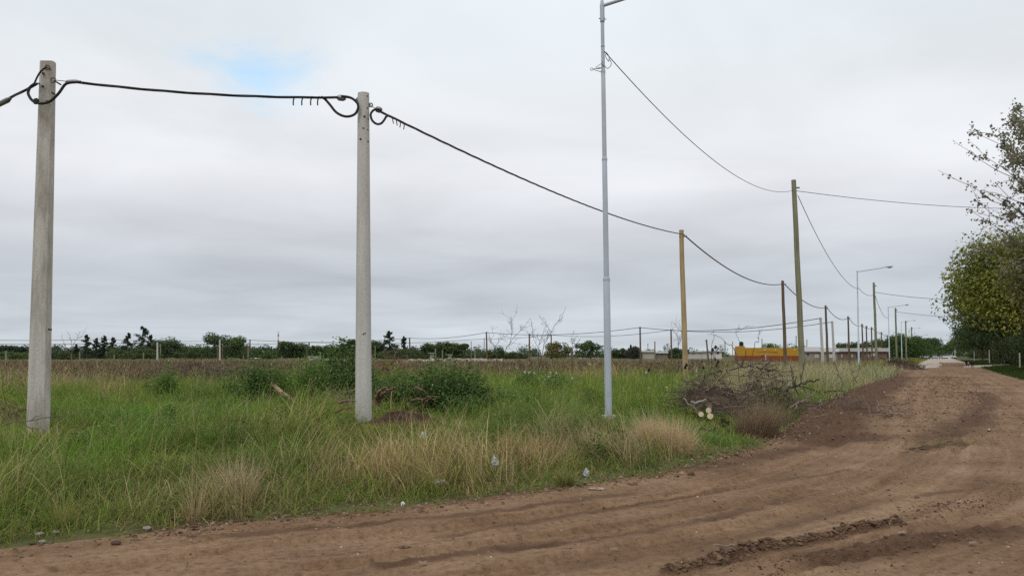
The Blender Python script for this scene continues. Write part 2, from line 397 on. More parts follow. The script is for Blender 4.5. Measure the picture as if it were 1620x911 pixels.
# ------------------------------------------------------------------ mesh builder
class G:
    def __init__(s): s.v = []; s.q = []; s.t = []; s.c = []; s.n = 0

    def add(s, V, Q=None, T=None, col=(.5, .5, .5)):
        V = np.asarray(V, float); k = len(V); s.v.append(V)
        if Q is not None and len(Q): s.q.append(np.asarray(Q, np.int64) + s.n)
        if T is not None and len(T): s.t.append(np.asarray(T, np.int64) + s.n)
        c = np.asarray(col, float)
        s.c.append(np.broadcast_to(c, (k, 3)) if c.ndim == 1 else c)
        s.n += k

    def tube(s, P, R, n=8, col=(.5, .5, .5), cap=True, flat=None):
        P = np.asarray(P, float); m = len(P); R = np.broadcast_to(np.asarray(R, float), (m,))
        T = np.gradient(P, axis=0); T /= np.linalg.norm(T, axis=1)[:, None] + 1e-12
        ref = np.array([0, 0, 1.]) if abs(T[0, 2]) < .9 else np.array([0, 1., 0])
        V = []
        u = np.cross(T[0], ref); u /= np.linalg.norm(u)
        for i in range(m):
            u = u - T[i] * (u @ T[i]); u /= np.linalg.norm(u) + 1e-12
            w = np.cross(T[i], u)
            a = np.arange(n) * 2 * np.pi / n + (np.pi / n if flat else 0)
            V.append(P[i] + R[i] * (np.cos(a)[:, None] * u + np.sin(a)[:, None] * w))
        V = np.vstack(V)
        i = np.arange(m - 1)[:, None] * n; j = np.arange(n)[None]; jn = (j + 1) % n
        Q = np.stack([i + j, i + jn, i + n + jn, i + n + j], -1).reshape(-1, 4)
        Tt = None
        if cap:
            b = m * n; V = np.vstack([V, V[:n], V[(m - 1) * n:m * n], P[0], P[-1]])
            j = np.arange(n); jn = (j + 1) % n
            Tt = np.vstack([np.stack([b + jn, b + j, np.full(n, b + 2 * n)], -1), np.stack([b + n + j, b + n + jn, np.full(n, b + 2 * n + 1)], -1)])
        s.add(V, Q, Tt, col)

    def box(s, c, d, rz=0., col=(.5, .5, .5), bev=0.0):
        x, y, z = np.array(d) / 2.
        if bev:
            pr = [(-x + bev, -y), (x - bev, -y), (x, -y + bev), (x, y - bev), (x - bev, y), (-x + bev, y), (-x, y - bev), (-x, -y + bev)]
        else:
            pr = [(-x, -y), (x, -y), (x, y), (-x, y)]
        s.prism(pr, -z, z, c, rz, col)

    def prism(s, pr, z0, z1, c=(0, 0, 0), rz=0., col=(.5, .5, .5)):
        pr = np.array(pr, float); n = len(pr)
        V = np.vstack([np.c_[pr, np.full(n, z0)], np.c_[pr, np.full(n, z1)], [[pr[:, 0].mean(), pr[:, 1].mean(), z0]], [[pr[:, 0].mean(), pr[:, 1].mean(), z1]]])
        ca, sa = math.cos(rz), math.sin(rz)
        V = np.c_[V[:, 0] * ca - V[:, 1] * sa, V[:, 0] * sa + V[:, 1] * ca, V[:, 2]] + np.array(c, float)
        j = np.arange(n); jn = (j + 1) % n
        s.add(V, np.stack([j, jn, n + jn, n + j], -1), np.vstack([np.stack([jn, j, np.full(n, 2 * n)], -1), np.stack([n + j, n + jn, np.full(n, 2 * n + 1)], -1)]), col)

    def leaves(s, C, size, nrm, col, aspect=.55):
        n = len(C)
        nrm = nrm / (np.linalg.norm(nrm, axis=1)[:, None] + 1e-9)
        r = rng.normal(size=(n, 3)); a = np.cross(nrm, r); a /= np.linalg.norm(a, axis=1)[:, None] + 1e-9
        b = np.cross(nrm, a)
        size = np.broadcast_to(size, (n,))[:, None] * .5
        fold = nrm * size * .35
        V = np.stack([C - a * size, C + b * size * aspect + fold, C + a * size, C - b * size * aspect + fold], 1).reshape(-1, 3)
        i = np.arange(n) * 4
        s.add(V, np.stack([i, i + 1, i + 2, i + 3], -1), None, np.repeat(col, 4, 0))

    def blades(s, B, L, W, az, lean, curl, col, segs=3):
        """ribbons rising from B, leaning lean (rad) towards az and curling further by curl along the length"""
        n = len(B); k = segs
        d = np.stack([np.cos(az), np.sin(az)], -1)
        wa = az + np.pi / 2 + rng.uniform(-.9, .9, n)
        wd = np.stack([np.cos(wa), np.sin(wa), np.zeros(n)], -1)
        pts = [B]; p = B
        for i in range(k):
            th = lean + curl * (i / max(1, k - 1)) ** 1.2
            st = (L / k)[:, None] * np.stack([d[:, 0] * np.sin(th), d[:, 1] * np.sin(th), np.cos(th)], -1)
            p = p + st; pts.append(p)
        V = []
        for i in range(k):
            w = (W * (1 - .55 * i / k))[:, None] * wd * .5
            V += [pts[i] - w, pts[i] + w]
        V.append(pts[k])
        nv = 2 * k + 1
        V = np.stack(V, 1).reshape(-1, 3)
        o = (np.arange(n) * nv)[:, None]
        Q = np.concatenate([o + np.array([[2 * i, 2 * i + 1, 2 * i + 3, 2 * i + 2]]) for i in range(k - 1)], 0) if k > 1 else None
        T = o + np.array([[2 * k - 2, 2 * k - 1, 2 * k]])
        s.add(V, Q, T, np.repeat(col, nv, 0))

    def build(s, name, mat, parent=None, smooth=False, origin=None):
        V = np.vstack(s.v) if s.v else np.zeros((0, 3))
        if origin is None and parent is not None: origin = np.array(parent.location)
        if origin is None: origin = np.zeros(3)
        V = V - origin
        me = bpy.data.meshes.new(name)
        Q = np.vstack(s.q) if s.q else np.zeros((0, 4), np.int64)
        T = np.vstack(s.t) if s.t else np.zeros((0, 3), np.int64)
        me.vertices.add(len(V)); me.vertices.foreach_set('co', V.astype(np.float32).ravel())
        nl = Q.size + T.size
        me.loops.add(nl); me.loops.foreach_set('vertex_index', np.concatenate([Q.ravel(), T.ravel()]).astype(np.int32))
        me.polygons.add(len(Q) + len(T))
        ls = np.concatenate([np.arange(len(Q)) * 4, Q.size + np.arange(len(T)) * 3]).astype(np.int32)
        me.polygons.foreach_set('loop_start', ls)
        me.update(calc_edges=True)
        me.polygons.foreach_set('use_smooth', np.full(len(Q) + len(T), bool(smooth)))
        at_ = me.attributes.new('col', 'FLOAT_COLOR', 'POINT')
        c4 = np.ones((len(V), 4), np.float32); c4[:, :3] = np.vstack(s.c)
        at_.data.foreach_set('color', c4.ravel())
        me.materials.append(mat)
        o = bpy.data.objects.new(name, me); COL.objects.link(o)
        if parent is not None: o.parent = parent
        else: o.location = origin
        return o


def tag(o, label, cat, group=None):
    o['label'] = label; o['category'] = cat
    if group: o['group'] = group
    return o


def kind(o, k): o['kind'] = k; return o


def thing(name, label, cat, loc, group=None):
    o = bpy.data.objects.new(name, None); COL.objects.link(o)
    o.location = tuple(float(v) for v in loc); o.empty_display_size = .2
    return tag(o, label, cat, group)


def jit(c, n, v=.2, hue=.06):
    c = np.asarray(c, float)
    b = 1 + rng.normal(0, v, (n, 1)).clip(-2 * v, 2 * v)
    return np.clip(c * b * (1 + rng.normal(0, hue, (n, 3))), .004, .95)


def catenary(a, b, sag, n=24):
    t = np.linspace(0, 1, n)[:, None]
    p = np.asarray(a) * (1 - t) + np.asarray(b) * t
    p[:, 2] -= sag * 4 * (t * (1 - t))[:, 0]
    return p


# ------------------------------------------------------------------ ground, road, paving
def make_ground():
    az = np.radians(np.concatenate([np.arange(-180, -44, 4.), np.arange(-44, -34, .5), np.arange(-34, 34, .125), np.arange(34, 44, .5), np.arange(44, 180, 4.)]))
    r = [1.2, 2.2, 3.2]; v = 4.0
    while v < 12: r.append(v); v *= 1.0030
    while v < 55: r.append(v); v *= 1.0056
    while v < 140: r.append(v); v *= 1.007
    while v < 400: r.append(v); v *= 1.018
    while v < 1700: r.append(v); v *= 1.12
    r = np.array(r); na, nr = len(az), len(r)
    A, R = np.meshgrid(az, r)
    x, y = (R * np.sin(A)).ravel(), (R * np.cos(A)).ravel()
    z, s, t, dirt, paved, moist = terrain(x, y, True)
    V = np.c_[x, y, z]
    i = np.arange(nr - 1)[:, None] * na; j = np.arange(na)[None]; jn = (j + 1) % na
    Q = np.stack([i + j, i + jn, i + na + jn, i + na + j], -1).reshape(-1, 4)[:, ::-1]
    # centre disc
    V = np.vstack([V, [0, 0, 0]]); c = len(V) - 1
    fx, fy = x[Q].mean(1), y[Q].mean(1)
    fd, fp = inside(DIRT, fx, fy), inside(PAVED, fx, fy)
    jj = np.arange(na)
    Tc = np.stack([jj, (jj + 1) % na, np.full(na, c)], -1)[:, ::-1]
    st = np.c_[s, t, np.zeros_like(s)]; st = np.vstack([st, st[:1]]); moist = np.append(moist, 0)
    for name, sel, tri, mat in (('ground', ~(fd | fp), None, M['soil']), ('dirt_road', fd & ~fp, Tc, M['dirt']), ('paved_road', fp, None, M['paved'])):
        q = Q[sel]; used = np.unique(np.concatenate([q.ravel(), tri.ravel()]) if tri is not None else q)
        mp = np.full(len(V), -1); mp[used] = np.arange(len(used))
        g = G(); g.add(V[used], mp[q], mp[tri] if tri is not None else None)
        o = kind(g.build(name, mat, None, True), 'structure')
        if name == 'dirt_road':
            a = o.data.attributes.new('st', 'FLOAT_VECTOR', 'POINT'); a.data.foreach_set('vector', st[used].astype(np.float32).ravel())
            a = o.data.attributes.new('moist', 'FLOAT', 'POINT'); a.data.foreach_set('value', moist[used].astype(np.float32))


make_ground()


# ------------------------------------------------------------------ grass
def blobs(u, v, L):
    s = np.zeros(u.shape)
    for (a, b, su, sv, k) in L: s += k * np.exp(-((u - a) / su) ** 2 - ((v - b) / sv) ** 2)
    return s


DRY = [(60, 812, 130, 22, .35), (330, 800, 150, 30, .55), (560, 762, 110, 26, .65), (660, 745, 90, 30, .8), (780, 735, 80, 28, .6), (900, 715, 90, 30, .85), (985, 725, 60, 25, .6), (1050, 712, 60, 20, .5),
       (760, 770, 120, 14, .4), (300, 690, 70, 20, .25), (100, 622, 190, 10, .6), (470, 690, 60, 14, .3), (1300, 600, 130, 22, .5), (1200, 600, 60, 16, .4), (1250, 700, 70, 14, .5), (640, 610, 60, 9, .6), (900, 606, 160, 8, .5), (1130, 625, 60, 20, .5)]
LUSH = [(700, 700, 70, 14, 1), (230, 660, 130, 16, .7), (120, 730, 110, 25, .7), (1140, 690, 45, 22, 1), (1100, 607, 60, 14, .8), (660, 615, 120, 12, .7), (480, 640, 50, 12, .9), (850, 620, 60, 14, .6), (1370, 598, 35, 8, .8), (1000, 660, 60, 18, .4)]
C_LUSH, C_MID, C_OLV, C_STRAW, C_PALE = [np.array(c) for c in ((.125, .285, .032), (.155, .238, .040), (.28, .275, .075), (.47, .36, .18), (.40, .37, .215))]
SHORT = [(1135, 690, 80, 24, 1), (575, 690, 70, 26, 1), (670, 696, 130, 22, 1), (963, 680, 50, 26, 1.1), (70, 708, 120, 22, .95), (240, 648, 140, 16, .8), (1190, 640, 120, 20, .6)]
EXCL = []       # patches with little grass: (x, y, r)
for px, py, rr in ((640, 668, .6), (600, 668, .5), (690, 675, .4), (10, 685, .6), (1110, 652, .6), (1135, 645, .6), (1190, 660, .5)):
    p = gH(px, py); EXCL.append((p[0], p[1], rr))


def grass_field():
    gg = {'green': G(), 'dry': G(), 'verge': G()}
    bands = [(5.5, 9, 520), (9, 12, 520), (12, 16, 430), (16, 20, 330), (20, 26, 210), (26, 34, 140), (34, 46, 85), (46, 64, 34), (64, 95, 10)]
    for z0, z1, dens in bands:
        w0, w1 = z0 * .66 + 1, z1 * .66 + 1
        ntuft = int((z1 - z0) * (w0 + w1) * dens / 9)
        Y = rng.uniform(z0, z1, ntuft); X = rng.uniform(-1, 1, ntuft) * (Y * .66 + 1)
        s, t = edge_coords(X, Y)
        keep = s > -.12 + .5 * (fbm(X * 1.5, Y * 1.5, 7, 2) - .5)
        X, Y, s = X[keep], Y[keep], s[keep]
        h = terrain(X, Y)
        u, v = project(X, Y, h)
        nzl = fbm(X * .9, Y * .9, 21, 3); nzs = fbm(X * 3.2, Y * 3.2, 23, 2)
        dry = np.clip(blobs(u, v, DRY) + (nzl - .5) * .9 + (nzs - .5) * .5, 0, 1)
        lush = np.clip(blobs(u, v, LUSH) + (nzl - .5) * .4, 0, 1)
        dry *= 1 - .85 * lush
        back = sstep(24, 34, Y) * sstep(1130, 1190, u)          # tall pale grass on the far right of the field
        verge = 1 - sstep(.15, .75, s + (nzs - .5) * .6)
        # brown weed field takes over behind
        fs = 32 + 7 * sstep(350, 600, u) + 4 * sstep(850, 950, u)
        far = sstep(fs, fs + 13, Y + (nzl - .5) * 12) * (1 - sstep(1080, 1200, u))
        p_keep = (1 - .80 * far) * (1 - .55 * verge)
        for ex, ey, er in EXCL: p_keep = p_keep * np.clip(np.hypot(X - ex, Y - ey) / er, .05, 1)
        k = rng.random(len(X)) < p_keep
        X, Y, s, u, v, nzl, nzs, dry, lush, back, verge = [a[k] for a in (X, Y, s, u, v, nzl, nzs, dry, lush, back, verge)]
        n = len(X); nb = 9
        short = 1 - .62 * np.clip(blobs(u, v, SHORT), 0, 1)
        hh = short * (.24 + .30 * nzl + .40 * (nzs - .38) + .04 * dry + .10 * sstep(14, 24, Y)).clip(.09) * (1 - .72 * verge) * (1 + .1 * sstep(14, 22, Y)) + back * .30
        clump = sstep(.15, .85, vnoise(X * 1.1, Y * 1.1, 29)); hh *= .50 + .95 * clump
        laz = fbm(X * .5, Y * .5, 33, 2) * 14 + rng.normal(0, .7, n)
        isdry = rng.random(n) < np.clip(dry * .95 - .14, 0, .72)
        pale = rng.random(n) < back * .75
        c = np.where(isdry[:, None], C_STRAW, C_MID + (C_LUSH - C_MID) * lush[:, None] + (C_OLV - C_MID) * np.clip(dry + .55 * (nzs - .35), 0, 1)[:, None])
        c = np.where(pale[:, None], C_PALE, c)
        tone = vnoise(X * .7 + 8, Y * .7, 37)[:, None]; c = c * (.78 + .4 * rng.random((n, 1))) * (1 + np.array([.55, .30, .2]) * (tone - .5))
        hh = np.where(back > .3, np.minimum(hh, (1.5 - rng.uniform(11, 20, n) / F_PX * Y - terrain(X, Y)).clip(.15)), hh)
        rep = lambda a: np.repeat(a, nb, 0)
        N_ = n * nb
        sig = .045 + .0025 * Y
        BX = rep(X) + rng.normal(0, 1, N_) * rep(sig); BY = rep(Y) + rng.normal(0, 1, N_) * rep(sig)
        B = np.c_[BX, BY, terrain(BX, BY) - .01]
        L = rep(hh) * rng.uniform(.55, 1.35, N_)
        W = (.0048 + .00038 * rep(Y)) * rng.uniform(.7, 1.3, N_)
        az = rep(laz) + rng.normal(0, 1.1, N_)
        lean = np.abs(rng.normal(.62, .34, N_)); curl = np.abs(rng.normal(1.15, .55, N_)); L = L * 1.15
        d2 = rep(isdry | pale); curl = np.where(d2, curl * .5, curl); lean = np.where(d2, lean * .8, lean)
        col = rep(c) * (1 + rng.normal(0, .26, (N_, 1))).clip(.5, 1.7) * (1 + rng.normal(0, .05, (N_, 3)))
        stray = rng.random(N_) < .035 + .10 * rep(dry)
        col = np.where(stray[:, None], C_STRAW * rng.uniform(.75, 1.15, (N_, 1)), col); L = np.where(stray, L * 1.25, L); W = np.where(stray, W * .6, W); lean = np.where(stray, lean * 1.2, lean)
        vg = rep(verge) > .6
        segs = 3 if z0 < 20 else 2
        for key, m in (('verge', vg), ('dry', ~vg & d2), ('green', ~vg & ~d2)):
            if m.sum(): gg[key].blades(B[m], L[m], W[m], az[m], lean[m], curl[m], np.clip(col[m], 0, .9), segs)
    # matted thatch under the upright blades
    n = 150000; Y = 6 * np.exp(rng.random(n) * math.log(26 / 6.)); X = rng.uniform(-1, 1, n) * (Y * .66 + 1); s, t = edge_coords(X, Y); nz = fbm(X * 2, Y * 2, 41, 3)
    k = (s > .05 + .3 * nz) & (rng.random(n) < .35 + .65 * sstep(.2, .9, s)); X, Y, nz = X[k], Y[k], nz[k]; n = len(X); h = terrain(X, Y); u, v = project(X, Y, h)
    d = np.clip(blobs(u, v, DRY) + (nz - .5), 0, 1)
    c = np.where((rng.random(n) < .25 + .45 * d)[:, None], C_STRAW * .8, C_MID + (C_OLV - C_MID) * rng.random((n, 1))) * rng.uniform(.6, 1.25, (n, 1))
    gg['green'].blades(np.c_[X, Y, h - .01], rng.uniform(.10, .24, n), .005 + .0006 * Y, rng.uniform(0, 6.28, n), rng.uniform(.5, 1.15, n), rng.uniform(0, .8, n), c, 2)
    # long single stalks leaning out of the mat
    n = 3400; Y = 7 * np.exp(rng.random(n) * math.log(24 / 7.)); X = rng.uniform(-1, 1, n) * (Y * .66 + 1); s, t = edge_coords(X, Y); k = (s > .5) & (rng.random(n) < fbm(X * .8, Y * .8, 43, 2)); X, Y = X[k], Y[k]; n = len(X); u, v = project(X, Y, terrain(X, Y))
    sh = 1 - .7 * np.clip(blobs(u, v, SHORT), 0, 1)
    gg['dry'].blades(np.c_[X, Y, terrain(X, Y)], rng.uniform(.35, .75, n) * sh, .0035 + .0003 * Y, rng.uniform(0, 6.28, n), np.abs(rng.normal(.45, .3, n)), rng.uniform(0, .9, n), jit((.42, .36, .20), n, .2), 3)
    kind(gg['green'].build('grass', M['grass']), 'stuff'); kind(gg['dry'].build('dry_grass', M['grass']), 'stuff'); kind(gg['verge'].build('verge_grass', M['grass']), 'stuff')


grass_field()


def broad_weeds():
    g = G()
    for k in range(150):
        Y = 11.5 * np.exp(rng.random() * math.log(30 / 11.5)); X = rng.uniform(-1, .75) * (Y * .62)
        s = edge_coords(np.array([X]), np.array([Y]))[0][0]; u, v = project(X, Y, 0.)
        if s < .5 or blobs(np.array([u]), np.array([v]), SHORT)[0] > .4: continue
        n = int(rng.uniform(60, 260)); R = rng.uniform(.12, .45); hh = rng.uniform(.18, .46)
        P = np.c_[X + rng.normal(0, R * .5, n), Y + rng.normal(0, R * .5, n), rng.random(n) ** .6 * hh]; P[:, 2] *= np.exp(-((P[:, 0] - X) ** 2 + (P[:, 1] - Y) ** 2) / (R * R)) * .7 + .3; P[:, 2] += terrain(P[:, 0], P[:, 1])
        c = np.array([(.12, .21, .04), (.15, .25, .045), (.09, .155, .034), (.20, .25, .065)])[rng.integers(0, 4)]
        g.leaves(P, rng.uniform(.035, .075) * rng.uniform(.6, 1.4, n), rng.normal(0, .5, (n, 3)) + [0, -.2, .9], jit(c, n, .2), .5)
    kind(g.build('broadleaf_weeds', M['leaf']), 'stuff')


broad_weeds()


def brown_weeds():
    g = G()
    for z0, z1, dens in ((23, 30, 60), (30, 40, 46), (40, 55, 28), (55, 80, 14), (80, 130, 5)):
        n = int((z1 - z0) * (z0 + z1 + 3) * .66 * dens)
        Y = rng.uniform(z0, z1, n); X = rng.uniform(-1, 1, n) * (Y * .66 + 1)
        s, t = edge_coords(X, Y); h = terrain(X, Y); u, v = project(X, Y, h)
        nz = fbm(X * .35, Y * .35, 61, 3)
        fs = 27 + 8 * sstep(350, 600, u) + 4 * sstep(850, 950, u); p = sstep(fs, fs + 13, Y + (nz - .5) * 14) * (1 - .93 * sstep(1080, 1180, u)) * (.35 + nz) * (s > 1.5)
        k = rng.random(n) < p
        X, Y, h, nz, u = X[k], Y[k], h[k], nz[k], u[k]; n = len(X)
        # far field stays just under the eye line
        L = np.minimum(rng.uniform(.45, .98, n) * (.62 + .6 * nz), (1.5 - (14.5 - 5 * (nz - .5) - rng.exponential(2.6, n).clip(0, 11)) / F_PX * Y - h).clip(.12, 2))
        L *= 1 - .25 * (1 - sstep(24, 32, Y))
        tall = rng.random(n) < .02; L = np.where(tall, L * 1.25, L)
        base = np.array([.165, .105, .072]); tan = np.array([.37, .28, .175]); grn = np.array([.10, .12, .035])
        r = rng.random(n)
        pz = fbm(X * .18 + 3, Y * .18, 63, 3); c = np.where((r < .05 + .3 * pz)[:, None], tan, np.where((r > 1.0 - .40 * pz)[:, None], grn, base)) * (.6 + .5 * rng.random((n, 1)) + .5 * (nz[:, None] - .4))
        g.blades(np.c_[X, Y, h], L, (.0055 + .00032 * Y) * rng.uniform(.6, 1.4, n), rng.uniform(0, 6.28, n), np.abs(rng.normal(.12, .14, n)), rng.normal(0, .3, n), c, 2)
        # side twigs and seed heads
        for q in range(3):
            f = rng.uniform(.35, .9, n)
            B = np.c_[X + rng.normal(0, .05, n), Y + rng.normal(0, .05, n), h + L * f]
            g.blades(B, L * rng.uniform(.16, .38, n), (.006 + .00036 * Y) * rng.uniform(.8, 2., n), rng.uniform(0, 6.28, n), rng.uniform(.3, 1.1, n), np.zeros(n), c * rng.uniform(.75, 1.2, (n, 1)), 1)
    kind(g.build('dry_weeds', M['stem']), 'stuff')


brown_weeds()


def right_grass():
    g = G(); n = 42000
    Z = rng.uniform(46, 190, n) ** 1.0; off = rng.uniform(4.5, 16, n)
    X = .5 * Z + off; k = ~inside(DIRT, X, Z) & ~inside(PAVED, X, Z); X, Z = X[k], Z[k]; n = len(X)
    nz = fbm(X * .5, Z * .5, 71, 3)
    c = jit(C_MID, n, .2) * (.19 + .16 * nz[:, None])  # green scaled down: shade of the street trees put into the blade colour
    g.blades(np.c_[X, Z, terrain(X, Z)], rng.uniform(.1, .3, n) * (.5 + nz), .03 + .0004 * Z, rng.uniform(0, 6.28, n), rng.uniform(.1, .7, n), rng.uniform(0, .6, n), c, 2)
    # strip between the lamps and the paving further down the street
    n = 16000; Z = rng.uniform(86, 260, n); off = rng.uniform(-12, -3.2, n); X = .5 * Z + off
    k = ~inside(PAVED, X, Z) & ~inside(DIRT, X, Z); X, Z = X[k], Z[k]; n = len(X); nz = fbm(X * .5, Z * .5, 73, 3)
    g.blades(np.c_[X, Z, terrain(X, Z)], rng.uniform(.1, .35, n), .04 + .0003 * Z, rng.uniform(0, 6.28, n), rng.uniform(.1, .7, n), rng.uniform(0, .6, n), jit(C_OLV, n, .2), 1)
    kind(g.build('roadside_grass', M['grass']), 'stuff')


right_grass()


# ------------------------------------------------------------------ clods and pebbles
def ico():
    p = (1 + 5 ** .5) / 2
    V = np.array([(-1, p, 0), (1, p, 0), (-1, -p, 0), (1, -p, 0), (0, -1, p), (0, 1, p), (0, -1, -p), (0, 1, -p), (p, 0, -1), (p, 0, 1), (-p, 0, -1), (-p, 0, 1)], float) / math.hypot(1, p)
    T = np.array([(0, 11, 5), (0, 5, 1), (0, 1, 7), (0, 7, 10), (0, 10, 11), (1, 5, 9), (5, 11, 4), (11, 10, 2), (10, 7, 6), (7, 1, 8), (3, 9, 4), (3, 4, 2), (3, 2, 6), (3, 6, 8), (3, 8, 9), (4, 9, 5), (2, 4, 11), (6, 2, 10), (8, 6, 7), (9, 8, 1)])
    return V, T


IV, IT = ico()


def lumps(g, X, Y, size, col, sink=.3, flat=.7):
    n = len(X)
    z = terrain(X, Y, True)[0]
    sc = np.stack([size * rng.uniform(.6, 1.4, n), size * rng.uniform(.6, 1.4, n), size * flat * rng.uniform(.6, 1.3, n)], -1)
    V = IV[None] * (1 + rng.normal(0, .26, (n, 12, 1))) * sc[:, None, :]
    a = rng.uniform(0, 6.28, n); ca, sa = np.cos(a)[:, None], np.sin(a)[:, None]
    V = np.stack([V[..., 0] * ca - V[..., 1] * sa, V[..., 0] * sa + V[..., 1] * ca, V[..., 2]], -1)
    V += np.stack([X, Y, z + size * flat * (1 - 2 * sink) * .5], -1)[:, None, :]
    T = (np.arange(n) * 12)[:, None, None] + IT[None]
    g.add(V.reshape(-1, 3), None, T.reshape(-1, 3), np.repeat(col, 12, 0))


def along(P, n, w):
    i = rng.integers(0, len(P) - 1, n); t = rng.random(n)[:, None]
    q = P[i] * (1 - t) + P[i + 1] * t + rng.normal(0, 1, (n, 2)) * w
    return q[:, 0], q[:, 1]


def clods():
    g = G(); DK = np.array([.12, .072, .045]); BR = np.array([.20, .125, .085])
    for P, n, w, s0 in ((BERM, 1500, .045, .0095), (BERM2, 500, .04, .009), (BERM3, 700, .16, .006), (BERM4, 500, .16, .006)):
        x, y = along(P, n, w); lumps(g, x, y, s0 * rng.lognormal(0, .5, n), jit(DK, n, .25))
    for P, w, a in DARKS:
        ln = np.sum(np.hypot(*np.diff(P, axis=0).T)); n = int(min(2600, ln * 60 * (w + .1)))
        x, y = along(P, n, w); d = np.hypot(x, y); lumps(g, x, y, np.clip(.0052 * rng.lognormal(0, .5, n) * (.6 + d / 14), 0, .05), jit(DK * 1.25, n, .3))
    # edge of the road along the grass
    P = EDGE[(EDGE[:, 1] > 5) & (EDGE[:, 1] < 70)]
    n = 3600; x, y = along(P, n, .22); d = np.hypot(x, y); lumps(g, x, y, np.clip(.0075 * rng.lognormal(0, .6, n) * (.55 + d / 18), 0, .05), jit(DK * 1.2, n, .35))
    # loose crumbs all over
    n = 5200; y = 4.6 * np.exp(rng.random(n) * 2.2); x = rng.uniform(-.7, .75, n) * y
    k = inside(DIRT, x, y) & (edge_coords(x, y)[0] < 0); x, y = x[k], y[k]; n = len(x)
    lumps(g, x, y, .0042 * rng.lognormal(0, .5, n) * (.6 + y / 12), jit(BR * .8, n, .35))
    kind(g.build('soil_clods', M['clod']), 'stuff')
    g = G(); n = 520; y = 4.8 * np.exp(rng.random(n) * 2.3); x = rng.uniform(-.7, .75, n) * y
    k = inside(DIRT, x, y) & (edge_coords(x, y)[0] < 0); x, y = x[k], y[k]; n = len(x)
    lumps(g, x, y, .0042 * rng.lognormal(0, .5, n) * (.6 + y / 10), jit((.42, .37, .30), n, .2))
    n = 380; x, y = along(P, n, .35); d = np.hypot(x, y); lumps(g, x, y, .0065 * rng.lognormal(0, .5, n) * (.5 + d / 16), jit((.28, .24, .19), n, .25))
    kind(g.build('gravel', M['clod']), 'stuff')
    # pale leaf litter and chips
    g = G(); n = 1200; x, y = along(P, n, .3); z = terrain(x, y, True)[0] + .015
    d = np.hypot(x, y)
    g.leaves(np.c_[x, y, z], .028 * rng.lognormal(0, .4, n) * (.6 + d / 18), rng.normal(0, .35, (n, 3)) + [0, 0, 1], jit((.30, .22, .14), n, .35))
    kind(g.build('leaf_litter', M['leaf']), 'stuff')


clods()


# ------------------------------------------------------------------ trees and shrubs
def unit(n):
    v = rng.normal(size=(n, 3)); return v / np.linalg.norm(v, axis=1)[:, None]


def blob_crown(g, c, R, nb, rb, nleaf, size, cols, weights, upper=True, shell=.55, seedj=.18):
    c = np.asarray(c, float); R = np.asarray(R, float)
    D = unit(nb)
    if upper: D[:, 2] = np.where(D[:, 2] < -.35, -D[:, 2], D[:, 2])
    rr = rng.uniform(.35, .86, nb)[:, None]
    BC = c + D * rr * R
    br = rb * rng.uniform(.6, 1.25, nb)
    i = rng.integers(0, nb, nleaf)
    d = unit(nleaf)
    rad = br[i] * (shell + (1.08 - shell) * rng.random(nleaf) ** .6)
    P = BC[i] + d * rad[:, None] * np.array([1.15, 1.15, .85])
    cols = np.asarray(cols, float)
    bc = rng.choice(len(cols), nb, p=weights); lc = np.where(rng.random(nleaf) < .65, bc[i], rng.choice(len(cols), nleaf, p=weights))
    col = cols[lc] * (1 + rng.normal(0, seedj, (nleaf, 1))).clip(.5, 1.6)
    g.leaves(P, size * rng.uniform(.6, 1.35, nleaf), d * .9 + rng.normal(0, .5, (nleaf, 3)) + [0, 0, .55], col, .6)
    return BC


def limb(g, a, b, r0, r1, col, n=5, wob=.06, sides=6):
    a = np.asarray(a, float); b = np.asarray(b, float); t = np.linspace(0, 1, n)[:, None]
    L = np.linalg.norm(b - a); p = a * (1 - t) + b * t
    p[1:-1] += rng.normal(0, wob * L, (n - 2, 3))
    g.tube(p, np.linspace(r0, r1, n), sides, col)
    return p


BK = np.array([.10, .08, .06])
PAL = dict(
    dark=([(.07, .10, .038), (.10, .14, .045), (.048, .068, .03)], [.4, .4, .2]),
    mid=([(.085, .13, .042), (.12, .175, .052), (.058, .09, .032)], [.45, .35, .2]),
    light=([(.075, .13, .03), (.10, .155, .045), (.05, .09, .025)], [.5, .3, .2]),
    pine=([(.042, .066, .038), (.06, .088, .045), (.07, .078, .042)], [.5, .3, .2]),
    brown=([(.18, .17, .055), (.13, .15, .045), (.22, .17, .07)], [.4, .4, .2]),
    olive=([(.22, .245, .04), (.14, .175, .034), (.33, .31, .06), (.24, .19, .05)], [.38, .34, .18, .10]),
    grey=([(.09, .095, .07), (.06, .075, .045), (.12, .115, .09)], [.4, .4, .2]),
)


